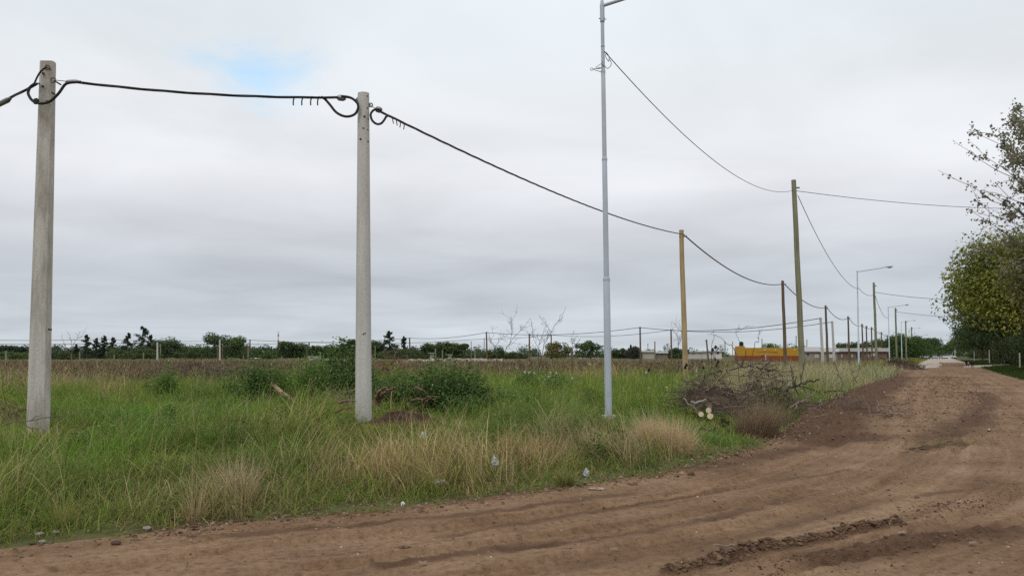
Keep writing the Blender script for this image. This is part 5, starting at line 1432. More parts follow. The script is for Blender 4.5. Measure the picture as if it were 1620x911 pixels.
# ------------------------------------------------------------------ foreground plants
def shrub(name, label, px, Z, h, wx, wy, nleaf, size, pal, nst=14, lean=(0, 0), cat='shrub'):
    b = base_at(px, Z); root = thing(name, label, cat, b); g, t = G(), G(); cols = np.array(pal[0]); w = pal[1]
    L = []; nlob = max(3, nst // 8); lob = [(math.cos(z_) * wx * .85 * q_, math.sin(z_) * wy * .7 * q_, rng.uniform(.45, 1.08)) for z_, q_ in zip(rng.uniform(0, 6.28, nlob), np.sqrt(rng.random(nlob)))]
    if wx > .3:
        for lx, ly, lh in lob: t.tube([b + [0, 0, .03], b + [lx * .3, ly * .3, .06], b + [lx * .6, ly * .6, .03]], [.012, .010, .008], 5, BK * 1.1)
    for k in range(nst):
        a = rng.uniform(0, 6.28); q = math.sqrt(rng.random()); lx, ly, lh = lob[k % nlob]; lw = .45
        e = b + np.array([lx + math.cos(a) * wx * q * lw, ly + math.sin(a) * wy * q * lw, h * lh * rng.uniform(.45, 1.05) * (1 - .35 * q * q)])
        s = b + np.array([lx * .6, ly * .6, 0]) * (wx > .3) + np.array([math.cos(a) * wx * q * .35, math.sin(a) * wy * q * .35, -.02])
        p = limb(t, s, e, .012, .004, BK * 1.1, 6, .04, 5)
        n = nleaf // nst
        f = rng.random(n) ** .8; idx = f * 5; i0 = np.clip(idx.astype(int), 0, 4); fr = (idx - i0)[:, None]
        sp = rng.uniform(.13, .30) * min(wx, h) * (1 - .4 * f)[:, None]
        L.append(p[i0] * (1 - fr) + p[i0 + 1] * fr + rng.normal(0, 1, (n, 3)) * sp * [1, 1, .75])
    L = np.vstack(L); L[:, 2] = np.maximum(L[:, 2], b[2] + .02); n = len(L)
    g.leaves(L, size * rng.uniform(.6, 1.4, n), rng.normal(0, .6, (n, 3)) + [0, -.15, .8], cols[rng.choice(len(cols), n, p=w)] * (1 + rng.normal(0, .18, (n, 1))).clip(.5, 1.6), .5)
    t.build('stems', M['bark'], root); g.build('foliage', M['leaf'], root)


PG = ([(.085, .15, .034), (.115, .195, .045), (.055, .095, .026), (.17, .235, .085)], [.4, .3, .2, .1])
PL = ([(.14, .24, .042), (.10, .18, .036), (.19, .26, .07)], [.5, .3, .2])
shrub('shrub', 'tall leafy green shrub directly left of the smooth concrete pole', 536, 19.8, 1.75, 1.0, .6, 9500, .078, PG, 40)
shrub('shrub', 'dark sprawling shrub at the upper end of the fallen log', 424, 20.3, 1.30, 1.2, .5, 7500, .065, PG, 34)
shrub('shrub', 'bright green feathery bush alone in the grass left of the fallen log', 258, 24.0, 1.30, .62, .5, 4200, .06, PL, 22)
shrub('shrub', 'light green leafy bush between the fallen log and the tall leafy shrub', 488, 20.4, 1.15, 1.1, .5, 8000, .075, PL, 40)
shrub('shrub', 'low dark leafy growth right at the left foot of the smooth concrete pole', 553, 18.9, .80, .45, .4, 2600, .07, PG, 20)
shrub('shrub', 'spreading mid green growth behind the smooth pole joining the bushes on both sides', 600, 21.6, 1.15, 1.5, .5, 8000, .075, PL, 44)
shrub('creeper', 'mass of dark leafy creeper sprawling over roots right of the smooth pole', 688, 18.7, 1.22, 1.40, .7, 14500, .085, PG, 80, cat='creeper')
shrub('creeper', 'lower leafy end of creeper spilling over grass toward the flowering weeds', 728, 17.9, .70, .62, .5, 4600, .07, PG, 30, cat='creeper')
shrub('creeper', 'leafy creeper top spread behind the curved roots', 655, 20.6, 1.25, 1.35, .5, 7000, .075, PL, 40, cat='creeper')
shrub('weed_plant', 'dark narrow leafy weed standing in grass between creeper and near lamp', 842, 17.4, .72, .16, .16, 900, .055, PG, 7, cat='plant')
shrub('weed_plant', 'broad leaved bright weed at the foot of the near street lamp', 1015, 17.5, .42, .42, .3, 900, .07, PL, 10, cat='plant')
shrub('weed_plant', 'leafy dark green weed patch behind the near lamp to its left', 850, 25.5, .95, 1.5, .6, 4200, .06, PG, 30, cat='plant')
shrub('weed_plant', 'green weed patch between the near lamp and the brush pile', 1085, 24.5, .9, .95, .6, 3000, .06, PL, 22, cat='plant')
shrub('weed_plant', 'small yellowish leafy weed beside the cut logs', 1142, 17.0, .45, .12, .12, 220, .06, ([(.16, .17, .04), (.10, .13, .03)], [.5, .5]), 5, cat='plant')

# white flowers on the weeds left of the near lamp
fl = thing('flowering_weed', 'weed stems with small white flower heads left of the near lamp', 'plant', base_at(850, 24.6)); t, g = G(), G()
for (x, y) in ((830, 588), (837, 589.5), (845, 589), (869, 593), (871, 589), (880, 590), (862, 600), (905, 598), (852, 598), (933, 575.5), (1022, 589), (1028, 614), (1055, 613), (868, 596)):
    p = at(x, y, 24.6 + rng.uniform(-.5, .5)); q = np.array([p[0] + rng.normal(0, .08), p[1], H1(p[0], p[1])]); limb(t, q, p, .006, .004, (.08, .12, .04), 4, .03, 4)
    n = 9; g.leaves(p + rng.normal(0, .015, (n, 3)), .03, rng.normal(0, .5, (n, 3)) + [0, -.5, 1], jit((.78, .78, .74), n, .08), .8)
t.build('stems', M['bark'], fl); g.build('flower_heads', M['leaf'], fl)


# tussocks
def tussock(label, px, py, n, L, W, col, spread, lean0, rad, cat='grass tussock', lean_az=None, name='grass_tussock', mat='grass'):
    b = gH(px, py); g = G()
    a = rng.uniform(0, 6.28, n); q = np.sqrt(rng.random(n)) * rad
    B = np.c_[b[0] + np.cos(a) * q, b[1] + np.sin(a) * q, np.full(n, b[2])]
    B[:, 2] = terrain(B[:, 0], B[:, 1])
    a = a + rng.normal(0, .8, n); az = a if lean_az is None else np.where(rng.random(n) < .55, lean_az + rng.normal(0, .6, n), a)
    g.blades(B, L * rng.uniform(.3, 1.0, n) * (1 + .35 * (rng.random(n) < .08)), np.full(n, W) * rng.uniform(.6, 1.3, n), az, np.abs(rng.normal(lean0, spread * 1.2, n)), np.abs(rng.normal(.55, .5, n)), jit(col, n, .18, .05), 3)
    return tag(g.build(name, M[mat], origin=b), label, cat)


STR = (.42, .30, .155)
tussock('big dome of dry tan grass at the road edge right of the near lamp', 1054, 716, 4600, .68, .0048, (.56, .44, .26), .40, .48, .36, lean_az=2.7)
tussock('smaller dry tan grass clump just left of the big tan dome', 968, 724, 2200, .48, .0045, (.48, .36, .19), .35, .45, .36)
tussock('tall pale dry clump with upright stems nearer the road on the left', 375, 795, 520, .60, .0045, (.50, .41, .25), .26, .25, .16)
tussock('dry straw clump with splayed stiff stalks at the left road edge', 305, 820, 130, .58, .006, (.46, .37, .20), .35, .45, .10)
tussock('yellow green tuft at the left road edge with fine upright blades', 95, 835, 190, .40, .0055, (.30, .30, .09), .34, .35, .10)
tussock('small yellow green tuft at the road edge below the plastic scraps', 895, 768, 420, .26, .007, (.24, .24, .08), .3, .35, .08)
tussock('tall straw clump in the middle of the verge below the creeper', 660, 765, 900, .42, .0045, (.44, .33, .17), .4, .5, .4)
tussock('tan straw clump below the dark narrow weed', 850, 722, 1100, .44, .0045, (.44, .33, .17), .4, .5, .45)
tussock('clump of pale stems at the left end of the weed field', 130, 618, 700, .85, .012, (.40, .34, .22), .2, .2, 1.2)
tussock('dense dome of dead brown fine twigs at the road corner right of the cut logs', 1196, 690, 2300, .85, .0042, (.205, .14, .088), .45, .5, .36, cat='dead bush', lean_az=.4, name='dead_bush', mat='stem')
tussock('low dead brown twiggy bush behind the dead dome at the road corner', 1228, 672, 1000, .62, .0045, (.21, .15, .095), .45, .5, .34, cat='dead bush', name='dead_bush', mat='stem')

# dry thistles
def thistle(label, px, Z, h, heads):
    b = base_at(px, Z); root = thing('dry_thistle', label, 'thistle', b, 'dry thistles with dark heads'); t = G(); c = (.22, .17, .11)
    for k, (x, y) in enumerate(heads):
        p = at(x, y, Z + rng.uniform(-.2, .2)); limb(t, b, p - [0, 0, .06], .014, .007, c, 5, .025, 5)
        g = G(); r = .048; g.tube([p - [0, 0, r], p - [0, 0, r * .5], p, p + [0, 0, r * .7], p + [0, 0, r * 1.1]], [.02, r * .8, r * .8, r * .5, r * .25], 8, (.02, .016, .013)); g.build('seed_head', M['bark'], root)
    t.build('stem', M['bark'], root)


thistle('dry thistle with two dark heads left of the brush pile', 1090, 24, 1., [(1084, 581), (1086, 577)])
thistle('dry thistle with dark heads above the broken pale stub', 1114, 23, 1., [(1112, 571), (1113, 582), (1115, 597)])
thistle('tall dry thistle with highest dark heads left of the yellow house', 1129, 24, 1.6, [(1132, 549), (1127.5, 553), (1131, 568), (1136, 572), (1134, 578)])
thistle('dry thistle with a single dark head left of the near brush pile top', 1028, 24, 1., [(1027, 585)])


# ------------------------------------------------------------------ logs, branches, roots
def log(label, a, b, r0, r1, bark=(.17, .125, .085), name='log', cuta=True, cutb=True):
    a = np.asarray(a, float); b = np.asarray(b, float); root = thing(name, label, 'log', (a + b) / 2, None); g = G(); limb(g, a, b, r0, r1, bark, 6, .01, 12); g.build('bark', M['bark'], root, True)
    d = (b - a) / np.linalg.norm(b - a)
    for on, p, r, s in ((cuta, a, r0, -1), (cutb, b, r1, 1)):
        if on:
            g = G(); g.tube([p + d * s * .0, p + d * s * .012], r * .93, 14); g.build('cut_face', M['cut'], root)
    return root


def lg(x, y, Z, r, dx, dy, dz, lab): p = at(x, y, Z); log(lab, p, p + np.array([dx, dy, dz]), r, r * .85, (.13, .095, .07))
ZL_ = gH(1112, 668)[1]
lg(1109, 655, ZL_, .058, .10, 1.2, -.05, 'cut log with pale round face, left of the three')
lg(1121, 649, ZL_ + .05, .060, .30, 1.3, .02, 'cut log with pale round face, topmost of the three')
lg(1123.5, 658, ZL_ - .03, .066, .28, 1.2, -.06, 'cut log with pale round face, lowest of the three')
log('fallen bare tan log slanting down through the grass left of the smooth pole', at(430, 607, 20.0), at(481, 650, 18.2), .055, .05, (.30, .21, .13), 'fallen_log', False, True)


def branch(label, pix, Z, r0, r1, col=(.10, .08, .065), dz=None, twigs=8, tl=.35, group='cut branches lying about', name='branch', taper=True):
    n = len(pix); dz = np.zeros(n) if dz is None else np.linspace(0, dz, n)
    K = np.array([at(x, y, Z + dz[k]) for k, (x, y) in enumerate(pix)]); P = spline(K, 4)
    P[1:-1] += rng.normal(0, r0 * .5, (len(P) - 2, 3)); g = G(); g.tube(P, np.linspace(r0, r1, len(P)) * .8, 6, col)
    for k in range((twigs + 1) // 2):
        i = rng.integers(len(P) // 5, len(P) - 1); d = P[min(i + 1, len(P) - 1)] - P[i - 1]; d = d / (np.linalg.norm(d) + 1e-9)
        e = P[i] + (d * .6 + rng.normal(0, .6, 3) + [0, 0, .2]) * tl * rng.uniform(.4, 1.2); limb(g, P[i], e, r1 * 1.1 + .002, .003, col, 4, .06, 4)
    o = g.build(name, M['bark'], origin=P[0]); return tag(o, label, 'branch', group)


ZB = 19.5
DKB, GRB, PLB = (.065, .052, .043), (.17, .145, .12), (.33, .27, .19)
branch('black crooked branch lying in grass below the cut logs', [(1097, 684), (1104, 680), (1112, 678), (1121, 680), (1129, 682), (1139, 687), (1146, 688), (1151, 683), (1156, 674)], 15.4, .016, .008, DKB, .4, 4, .2)
branch('short black twig rising from the crooked branch below the cut logs', [(1129, 681), (1133, 675), (1133.5, 665)], 15.6, .014, .007, DKB, 0, 1, .1)
branch('long dark branch arching across the top of the brush pile', [(1120, 592), (1140, 588), (1160, 584), (1184, 579), (1200, 582), (1218, 586)], ZB, .024, .014, (.07, .055, .045), 1.0, 12, .45)
branch('grey forked branch standing in the middle of the brush pile', [(1198, 592), (1202, 605), (1206, 617), (1210, 624), (1211, 640)], ZB - .5, .034, .016, GRB, .1, 4, .3)
branch('grey branch leaning right from the middle fork of the brush pile', [(1207, 610), (1216, 605), (1230, 600), (1238, 606), (1246, 616)], ZB - .6, .022, .010, GRB, .4, 5, .3)
branch('thick black branch pointing right over the road corner', [(1245, 618), (1256, 610), (1270, 606), (1284, 602.5), (1296, 601)], ZB, .034, .022, DKB, -.3, 6, .4)
branch('thin black twig rising from the branch over the road corner, nearer the pile', [(1255, 609), (1254, 595), (1253, 584), (1247, 575)], ZB, .017, .008, DKB, 0, 4, .25)
branch('thin knobbly black twig rising beside the first at the road corner', [(1267, 606), (1268, 594), (1271, 584), (1270, 577)], ZB, .017, .010, DKB, 0, 5, .15)
branch('pale branch slanting up to the right in the disturbed soil', [(1249, 645), (1262, 637), (1274, 633), (1285, 623), (1297, 610)], 18.2, .020, .012, (.20, .16, .125), .6, 4, .3)
branch('thin dark branch running right from the branch over the corner', [(1258, 609), (1275, 613), (1292, 619), (1303, 627)], 19.8, .016, .006, DKB, .8, 6, .3)
branch('dark crooked branch lying on soil right of the pile', [(1304, 620), (1318, 618), (1334, 618), (1336, 627), (1331, 633)], 23.5, .022, .010, (.06, .045, .036), 0, 9, .4)
branch('bare upright twig in pale grass left of the second lamp', [(1333, 610), (1331, 600), (1327, 592), (1321, 574)], 27., .018, .007, DKB, .3, 5, .3)
branch('bare forked twig in pale grass below the second lamp', [(1357, 606), (1350, 596), (1348, 587), (1345, 583)], 29., .018, .007, DKB, .3, 6, .4)
branch('broken pale stub standing up in the brush pile', [(1105, 617), (1104, 608), (1101, 593), (1099.5, 584)], 19.3, .036, .020, PLB, 0, 2, .2)
branch('thinner pale stick leaning beside the broken stub', [(1106, 608), (1109, 600), (1112, 592)], 19.2, .018, .010, PLB, 0, 1, .2)
branch('pale upright stick behind the cut logs', [(1118, 640), (1119, 610), (1118, 590), (1115, 574)], 19.1, .018, .010, (.24, .19, .13), 0, 5, .3)
branch('grey peeled stick lying across the pile left of the cut logs', [(1093, 635), (1104, 635), (1117, 632)], 18.2, .030, .022, (.30, .27, .24), 0, 0)
branch('pale thin stick slanting down on the left of the cut logs', [(1081, 630), (1092, 640), (1102, 648)], 17.9, .016, .012, (.32, .28, .23), 0, 0)
branch('grey branch slanting right from the cut logs across the pile', [(1152, 634), (1165, 626), (1178, 617), (1188, 611)], 19., .028, .018, GRB, .6, 5, .3)
branch('thin dark stick pointing left out of the brush pile into grass', [(1090, 628), (1075, 630), (1060, 631)], 18.6, .014, .008, DKB, 0, 3, .2)
branch('thin pale sticks lying flat on soil at the right of the dead dome', [(1262, 664), (1280, 660), (1300, 657), (1312, 655)], 17.5, .012, .006, (.24, .19, .14), .5, 8, .3)
branch('short grey stick lying on the dirt in front', [(1128, 862), (1150, 864), (1176, 860), (1200, 862)], gnd0(1160, 864)[1], .011, .006, (.22, .17, .13), 0, 3, .1)
branch('short dark stick lying on the dirt road beside a tuft of cut grass', [(1438, 710), (1450, 709), (1462, 711)], gnd0(1450, 710)[1], .016, .010, (.06, .05, .04), 0, 4, .2)
branch('thin pale stick leaning in grass left of the smooth pole', [(441, 702), (458, 686), (480, 664), (497, 645)], 17.0, .009, .006, (.42, .36, .26), 1.2, 0)
branch('thin upright straw stick between the log and the smooth pole', [(470, 650), (478, 636), (483, 622), (488, 608)], 18.8, .008, .005, (.42, .36, .26), 0, 1, .1)
branch('crooked twig lying across the foot of the stained pole', [(0, 676), (18, 669), (40, 666), (62, 662), (84, 659), (125, 656)], Z1 - .42, .012, .006, (.14, .11, .085), .3, 6, .25)
branch('pale crooked branch lying in grass before the stained pole', [(-12, 697), (14, 696), (35, 692), (60, 694), (92, 696)], Z1 - .5, .016, .008, (.26, .20, .14), .2, 5, .2)
branch('short dark twig touching the stained pole', [(40, 672), (48, 677), (64, 677.5)], Z1 - .4, .010, .006, DKB, 0, 2, .1)


def mound(g, c, wx, wy, h, col, n=44, m=14, rough=.35):
    a = np.linspace(0, 2 * np.pi, n, endpoint=False); V = []
    for k in range(m):
        f = k / (m - 1); x = c[0] + np.cos(a) * wx * f; y = c[1] + np.sin(a) * wy * f
        nz = fbm(x * 4 + 9, y * 4, 81, 3) - .45 + .7 * (fbm(x * 13, y * 13, 83, 3) - .5)
        z = terrain(x, y) + h * np.cos(f * np.pi / 2) * (1 + nz * rough * 2.4) - .05 * f
        V.append(np.c_[x, y, z])
    V = np.vstack(V); i = np.arange(m - 1)[:, None] * n; j = np.arange(n)[None]; jn = (j + 1) % n
    g.add(V, np.stack([i + j, i + n + j, i + n + jn, i + jn], -1).reshape(-1, 4), None, jit(col, len(V), .22))


def tangle(label, px, py, wx, wy, hz, n, L, r, cols, name='brush_pile', cat='brush pile', mound_col=None, lean=.5, Z=None):
    b = gH(px, py) if Z is None else base_at(px, Z); g = G(); cols = np.array(cols)
    for k in range(n):
        a = rng.uniform(0, 6.28); q = math.sqrt(rng.random()); c = b + [math.cos(a) * q * wx, math.sin(a) * q * wy, hz * rng.random() * (1 - q * q) + .03]
        d = rng.normal(0, 1, 3) * [1, .7, lean]; d /= np.linalg.norm(d); l = L * rng.lognormal(0, .4)
        p0, p1 = c - d * l / 2, c + d * l / 2; p0[2] = max(p0[2], b[2]); p1[2] = max(p1[2], b[2])
        limb(g, p0, p1, r * rng.uniform(.5, 1.5), r * .4, cols[rng.integers(len(cols))] * rng.uniform(.7, 1.3), 5, .07, 5)
    root = thing(name, label, cat, b); g.build('sticks', M['bark'], root)
    if mound_col:
        h = G(); mound(h, b, wx * .95, wy * .95, hz * .6, mound_col); h.build('soil', M['clod'], root)
    return root


BR3 = [(.15, .115, .085), (.23, .185, .14), (.10, .078, .06)]
tangle('brown brush pile of sticks and soil behind the cut logs', 1128, 648, 1.05, .5, 1.05, 520, .55, .008, BR3, mound_col=(.085, .062, .046), Z=ZL_ + 1.2)
tangle('dark heap of dry sticks topping the brush pile near the yellow house', 1212, 0, .8, .5, 1.5, 480, .5, .008, BR3, Z=20.5)
tangle('loose heap of roots and soil clods at the road corner', 1300, 0, 2.2, .9, .40, 200, .5, .009, BR3, mound_col=(.085, .05, .034), Z=21.5)
tangle('reddish heap of uprooted roots in the weeds right of the smooth pole', 622, 0, 1.15, .7, 1.25, 260, .75, .014, [(.20, .105, .06), (.15, .09, .06), (.27, .18, .12)], 'root_heap', 'root heap', (.16, .085, .05), Z=27)
tangle('dark heap of sticks in the brown weeds left of the log', 325, 0, 2.6, 1., 1.1, 230, .9, .016, [(.06, .045, .04), (.14, .11, .10), (.09, .065, .055)], Z=34)
tangle('dark low heap of sticks in weeds nearer the stained pole', 200, 0, 2.2, 1., .8, 120, .8, .013, [(.06, .045, .04), (.10, .075, .06)], Z=33)
tangle('heap of twigs and soil at the left edge by the stained pole', 8, 680, 1.0, .6, .40, 110, .6, .008, [(.20, .15, .10), (.12, .085, .06)], mound_col=(.10, .065, .045))
tangle('tangle of dry sticks between the fallen log and the smooth pole', 535, 662, .6, .4, .6, 110, .5, .007, [(.24, .19, .13), (.12, .085, .06)])
tangle('tangle of dry stems under the fallen log', 440, 655, .55, .4, .5, 90, .5, .007, [(.24, .19, .13), (.14, .10, .07)])
tangle('heap of dry leafy cuttings where the dirt meets the paved street', 1424, 0, 2.2, 1.6, 1.1, 120, 1.0, .03, [(.10, .075, .05), (.15, .11, .08)], mound_col=(.12, .085, .06), Z=84)
h = G(); bb = base_at(1424, 84); blob_crown(h, bb + [0, 0, .4], (2., 1.4, .8), 14, .5, 1100, .16, [(.11, .095, .05), (.08, .085, .035), (.16, .12, .08)], [.4, .3, .3], True)
o = h.build('foliage', M['leaf'], bpy.data.objects[[q.name for q in bpy.data.objects if q.name.startswith('brush_pile') and q.get('label', '').startswith('heap of dry leafy')][0]])

# exposed soil bank and roots under the creeper
b = gH(640, 678); rt = thing('root_plate', 'exposed reddish roots and soil bank right of the smooth pole foot', 'roots', b); h = G(); mound(h, np.array([(636 - CX) / F_PX * b[1], b[1] + .6, 0]), .95, .45, .17, (.07, .042, .027), 60, 18, .5); h.build('soil', M['clod'], rt)  # dark soil colour, deepened to carry the shade of the overhanging leaves
RTC = (.19, .115, .08)
for path, r in (([(596, 636), (598, 626), (603, 618), (611, 612)], .05), ([(599, 634), (606, 624), (615, 617), (627, 612.5)], .045), ([(612, 621), (620, 618), (626, 620)], .022), ([(652, 634), (660, 631), (669, 632), (676, 628)], .035), ([(669, 637), (673, 631), (681, 627), (690, 627)], .028), ([(671, 641), (675, 634), (682, 630)], .018), ([(658, 612), (668, 617), (678, 623)], .028),
                ([(588, 635), (598, 645), (608, 649), (617, 651)], .014), ([(530, 652), (545, 646), (562, 644)], .024), ([(536, 636), (550, 633), (563, 634)], .030), ([(590, 652), (602, 662), (612, 672)], .010), ([(632, 655), (628, 665), (626, 676)], .012), ([(641, 655), (643, 664), (640, 674)], .012), ([(645, 680), (655, 673), (664, 669)], .013), ([(682, 668), (684, 678), (687, 684)], .012), ([(655, 648), (648, 660), (641, 668)], .009)):
    h = G(); Zr = b[1] - .02 + (0.4 if path[0][1] < 640 else 0); P = spline([at(x, y, Zr - .15 * k) for k, (x, y) in enumerate(path)], 4); h.tube(P + rng.normal(0, r * .2, P.shape), np.linspace(r * .75, r * .22, len(P)) * rng.uniform(.85, 1.15, len(P)), 7, tuple(jit(RTC, 1, .2)[0])); h.build('root', M['bark'], rt, True)


# bare saplings behind the weeds
def sapling(label, Z, paths, nt=26, tl=.7):
    x0, y0 = paths[0][0]; b = base_at(x0, Z); root = thing('bare_sapling', label, 'bare tree', b, 'bare saplings in the weed field'); g, tw = G(), G(); c = (.085, .07, .06)
    for k, pth in enumerate(paths):
        K = [at(x, y, Z + .15 * (i - 1) * (-1) ** k) for i, (x, y) in enumerate(pth)]
        if k == 0: K = [b] + K[1:]
        P = spline(K, 4); P[1:-1] += rng.normal(0, .015, (len(P) - 2, 3)); g.tube(P, np.linspace(.016 if k == 0 else .009, .0045, len(P)) * (Z / 36.), 6, c)
        for q in range(nt // len(paths)):
            i = rng.integers(len(P) // 3, len(P)); d = P[min(i, len(P) - 1)] - P[i - 2]; d /= np.linalg.norm(d) + 1e-9
            e = P[i] + (d * .7 + rng.normal(0, .55, 3) + [0, 0, .25]) * tl * rng.uniform(.25, 1.0); p = limb(tw, P[i], e, .006 * Z / 36., .0035 * Z / 36., c, 4, .06, 4)
            for _ in range(2): limb(tw, p[2], p[2] + (d * .4 + rng.normal(0, .6, 3)) * tl * .35, .005, .003, c, 3, .05, 3)
    g.build('trunk', M['bark'], root); tw.build('twigs', M['bark'], root)


sapling('forked bare sapling whose long branch reaches highest left of the near lamp', 36, [[(848, 572), (858, 551), (866, 538), (872, 526), (880, 511), (890, 499), (895, 485)], [(872, 526), (866, 516), (860, 509), (855, 502)]], 9, .35)
sapling('spindly bushy bare sapling leaning beside the forked one', 37, [[(852, 575), (852, 552), (855, 537), (862, 522)], [(852, 552), (846, 540), (842, 530)], [(853, 545), (861, 538), (868, 530)]], 26, .5)
sapling('bare sapling left of the pole, leaning right with fine twigs', 37, [[(792, 575), (799, 556), (806, 545), (816, 530), (826, 521)], [(806, 545), (809, 530), (809, 512)]], 22, .5)
sapling('thin bare sapling leaning against the dark wired post', 37, [[(792, 560), (783, 552), (777, 542), (773, 534)], [(783, 552), (789, 540), (795, 537)]], 10, .5)
sapling('bare sprig rising beside the near lamp on its left', 38, [[(905, 575), (906, 552), (905, 540)], [(906, 552), (909, 544), (909, 538)]], 14, .35)
sapling('bare twiggy sapling just left of the yellow pole', 38, [[(1073, 575), (1073, 545), (1070, 528)], [(1073, 548), (1077, 537), (1079, 530)]], 14, .6)
sapling('long bare branch bending over from the brush toward the yellow house', 24, [[(1175, 583), (1163, 556), (1150, 544), (1140, 534), (1132, 530), (1119, 528)], [(1172, 545), (1166, 532), (1164, 521)], [(1164, 527), (1172, 521), (1183, 516)]], 5, .25)
sapling('bare upright twig left of the yellow house', 25, [[(1122, 580), (1126, 552), (1129, 538), (1129.5, 522)]], 2, .15)
sapling('bare twig bending before the yellow house wall', 24, [[(1180, 582), (1192, 549), (1200, 540), (1202, 527), (1207, 520)]], 3, .2)
sapling('thin bare sprigs between the stained pole and the tiny cypress', 50, [[(112, 578), (113, 545), (110, 530)], [(113, 550), (120, 538), (124, 531)], [(113, 555), (103, 548), (100, 543)]], 14, .5)


# ------------------------------------------------------------------ litter
def bag(label, px, py, w, h, col, Zo=0.):
    b = gH(px, py); g = G(); n, m = 11, 9; a = np.linspace(0, 2 * np.pi, n, endpoint=False); V = []
    for k in range(m):
        f = k / (m - 1); r = math.sin(math.pi * (.08 + .84 * f)) ** .7
        for q in a: V.append([math.cos(q) * w * .5 * r * rng.uniform(.35, 1.25), math.sin(q) * w * .4 * r * rng.uniform(.35, 1.25), h * f + rng.normal(0, .13 * h)])
    V = np.array(V) + b + [0, -.25, Zo]; i = np.arange(m - 1)[:, None] * n; j = np.arange(n)[None]; jn = (j + 1) % n
    g.add(V, np.stack([i + j, i + jn, i + n + jn, i + n + j], -1).reshape(-1, 4), [(0, k + 1, k) for k in range(1, n - 1)] + [((m - 1) * n, (m - 1) * n + k, (m - 1) * n + k + 1) for k in range(1, n - 1)], col)
    return tag(g.build('plastic_bag', M['litter'], origin=b), label, 'litter', 'litter in the verge')


bag('crumpled white plastic bag caught upright in the dry grass', 783, 748, .09, .13, (.60, .59, .56), .10)
bag('small white plastic scrap in green grass below the creeper', 673, 698, .10, .09, (.60, .62, .60), .05)
bag('flattened translucent plastic bag in dry grass', 697, 770, .18, .05, (.36, .33, .27), .06)
bag('white and bluish plastic scrap near the road edge', 925, 750, .08, .09, (.56, .58, .60), .0)
bag('tiny white scrap at the road edge below the flattened bag', 642, 793, .05, .035, (.8, .79, .76))
bag('dark blue scrap beside the big tan dome', 1009, 740, .07, .06, (.03, .05, .10))
bag('pale crumpled paper scrap lying at the road edge', 941, 769, .17, .025, (.45, .37, .28))
def scrap(label, px, py, w, col):
    w *= .6; col = tuple(v * .72 for v in col); b = gnd0(px, py); b[2] = terrain(np.array([b[0]]), np.array([b[1]]), True)[0][0] + .012; g = G()
    V = np.array([(-w, -.01, .0), (-w * .2, -.025, .012), (w, -.005, .002), (w * .8, .03, .012), (w * .1, .022, .004), (-w * .9, .02, .014)]) * rng.uniform(.7, 1.3, (6, 3)); V = np.vstack([V, V + [0, 0, .008]]) + b
    g.add(V, [(0, 1, 4, 5), (1, 2, 3, 4), (11, 10, 7, 6), (10, 9, 8, 7), (0, 6, 7, 1), (1, 7, 8, 2), (2, 8, 9, 3), (3, 9, 10, 4), (4, 10, 11, 5), (5, 11, 6, 0)], None, col); tag(g.build('bark_chip', M['bark'], origin=b), label, 'chip', 'bark chips on the dirt road')
for x, y, w, c, l in ((669, 895, .05, (.36, .27, .18), 'tan bark chip near the bottom of the dirt road, lowest one'), (641, 868, .07, (.32, .22, .15), 'pale curled bark piece left on the dirt road'), (972, 874, .05, (.34, .24, .17), 'small tan chip on the dirt left of the soil ridge'), (1519, 798, .05, (.42, .34, .27), 'pale chip lying beyond the soil ridge at the right'), (1427, 849, .05, (.40, .31, .24), 'pale chip just right of the soil ridge end'), (1541, 863, .06, (.34, .26, .20), 'flat chip at the lower right of the dirt road')):
    scrap(l, x, y, w, c)
# stones at the left verge
for x, y, s, l in ((62, 848, .035, 'grey stone at the left road verge, larger of the pair'), (88, 845, .03, 'grey stone at the left road verge, smaller of the pair'), (183, 861, .035, 'dark lump of soil on the road edge below the straw clump'), (232, 838, .035, 'flat grey stone in the verge below the straw clump'), (67, 859, .028, 'low grey stone below the pair at the left verge')):
    b = gnd0(x, y); b[2] = .015 + H1(b[0], b[1]); g = G(); V = IV * (1 + rng.normal(0, .12, (12, 1))) * np.array([s * 1.3, s, s * .6]); g.add(V + b, None, IT, (.26, .23, .20) if 'grey' in l else (.09, .055, .04)); tag(g.build('stone', M['clod'], origin=b), l, 'stone', 'stones along the verge')
# tuft of cut grass lying on the road
g = G(); pa, pb = gnd0(1455, 711), gnd0(1535, 698); n = 190; f = rng.random(n)[:, None]; B = pa * (1 - f) + pb * f + rng.normal(0, 1, (n, 3)) * [.3, .22, 0]; B[:, 2] = terrain(B[:, 0], B[:, 1], True)[0]
g.blades(B, rng.uniform(.12, .3, n), np.full(n, .012), rng.uniform(0, 6.28, n), rng.uniform(1.0, 1.5, n), np.zeros(n), jit((.17, .15, .06), n, .3), 2); tag(g.build('cut_grass', M['grass'], origin=pa), 'wisps of cut grass strewn on the dirt road bend', 'cut grass')


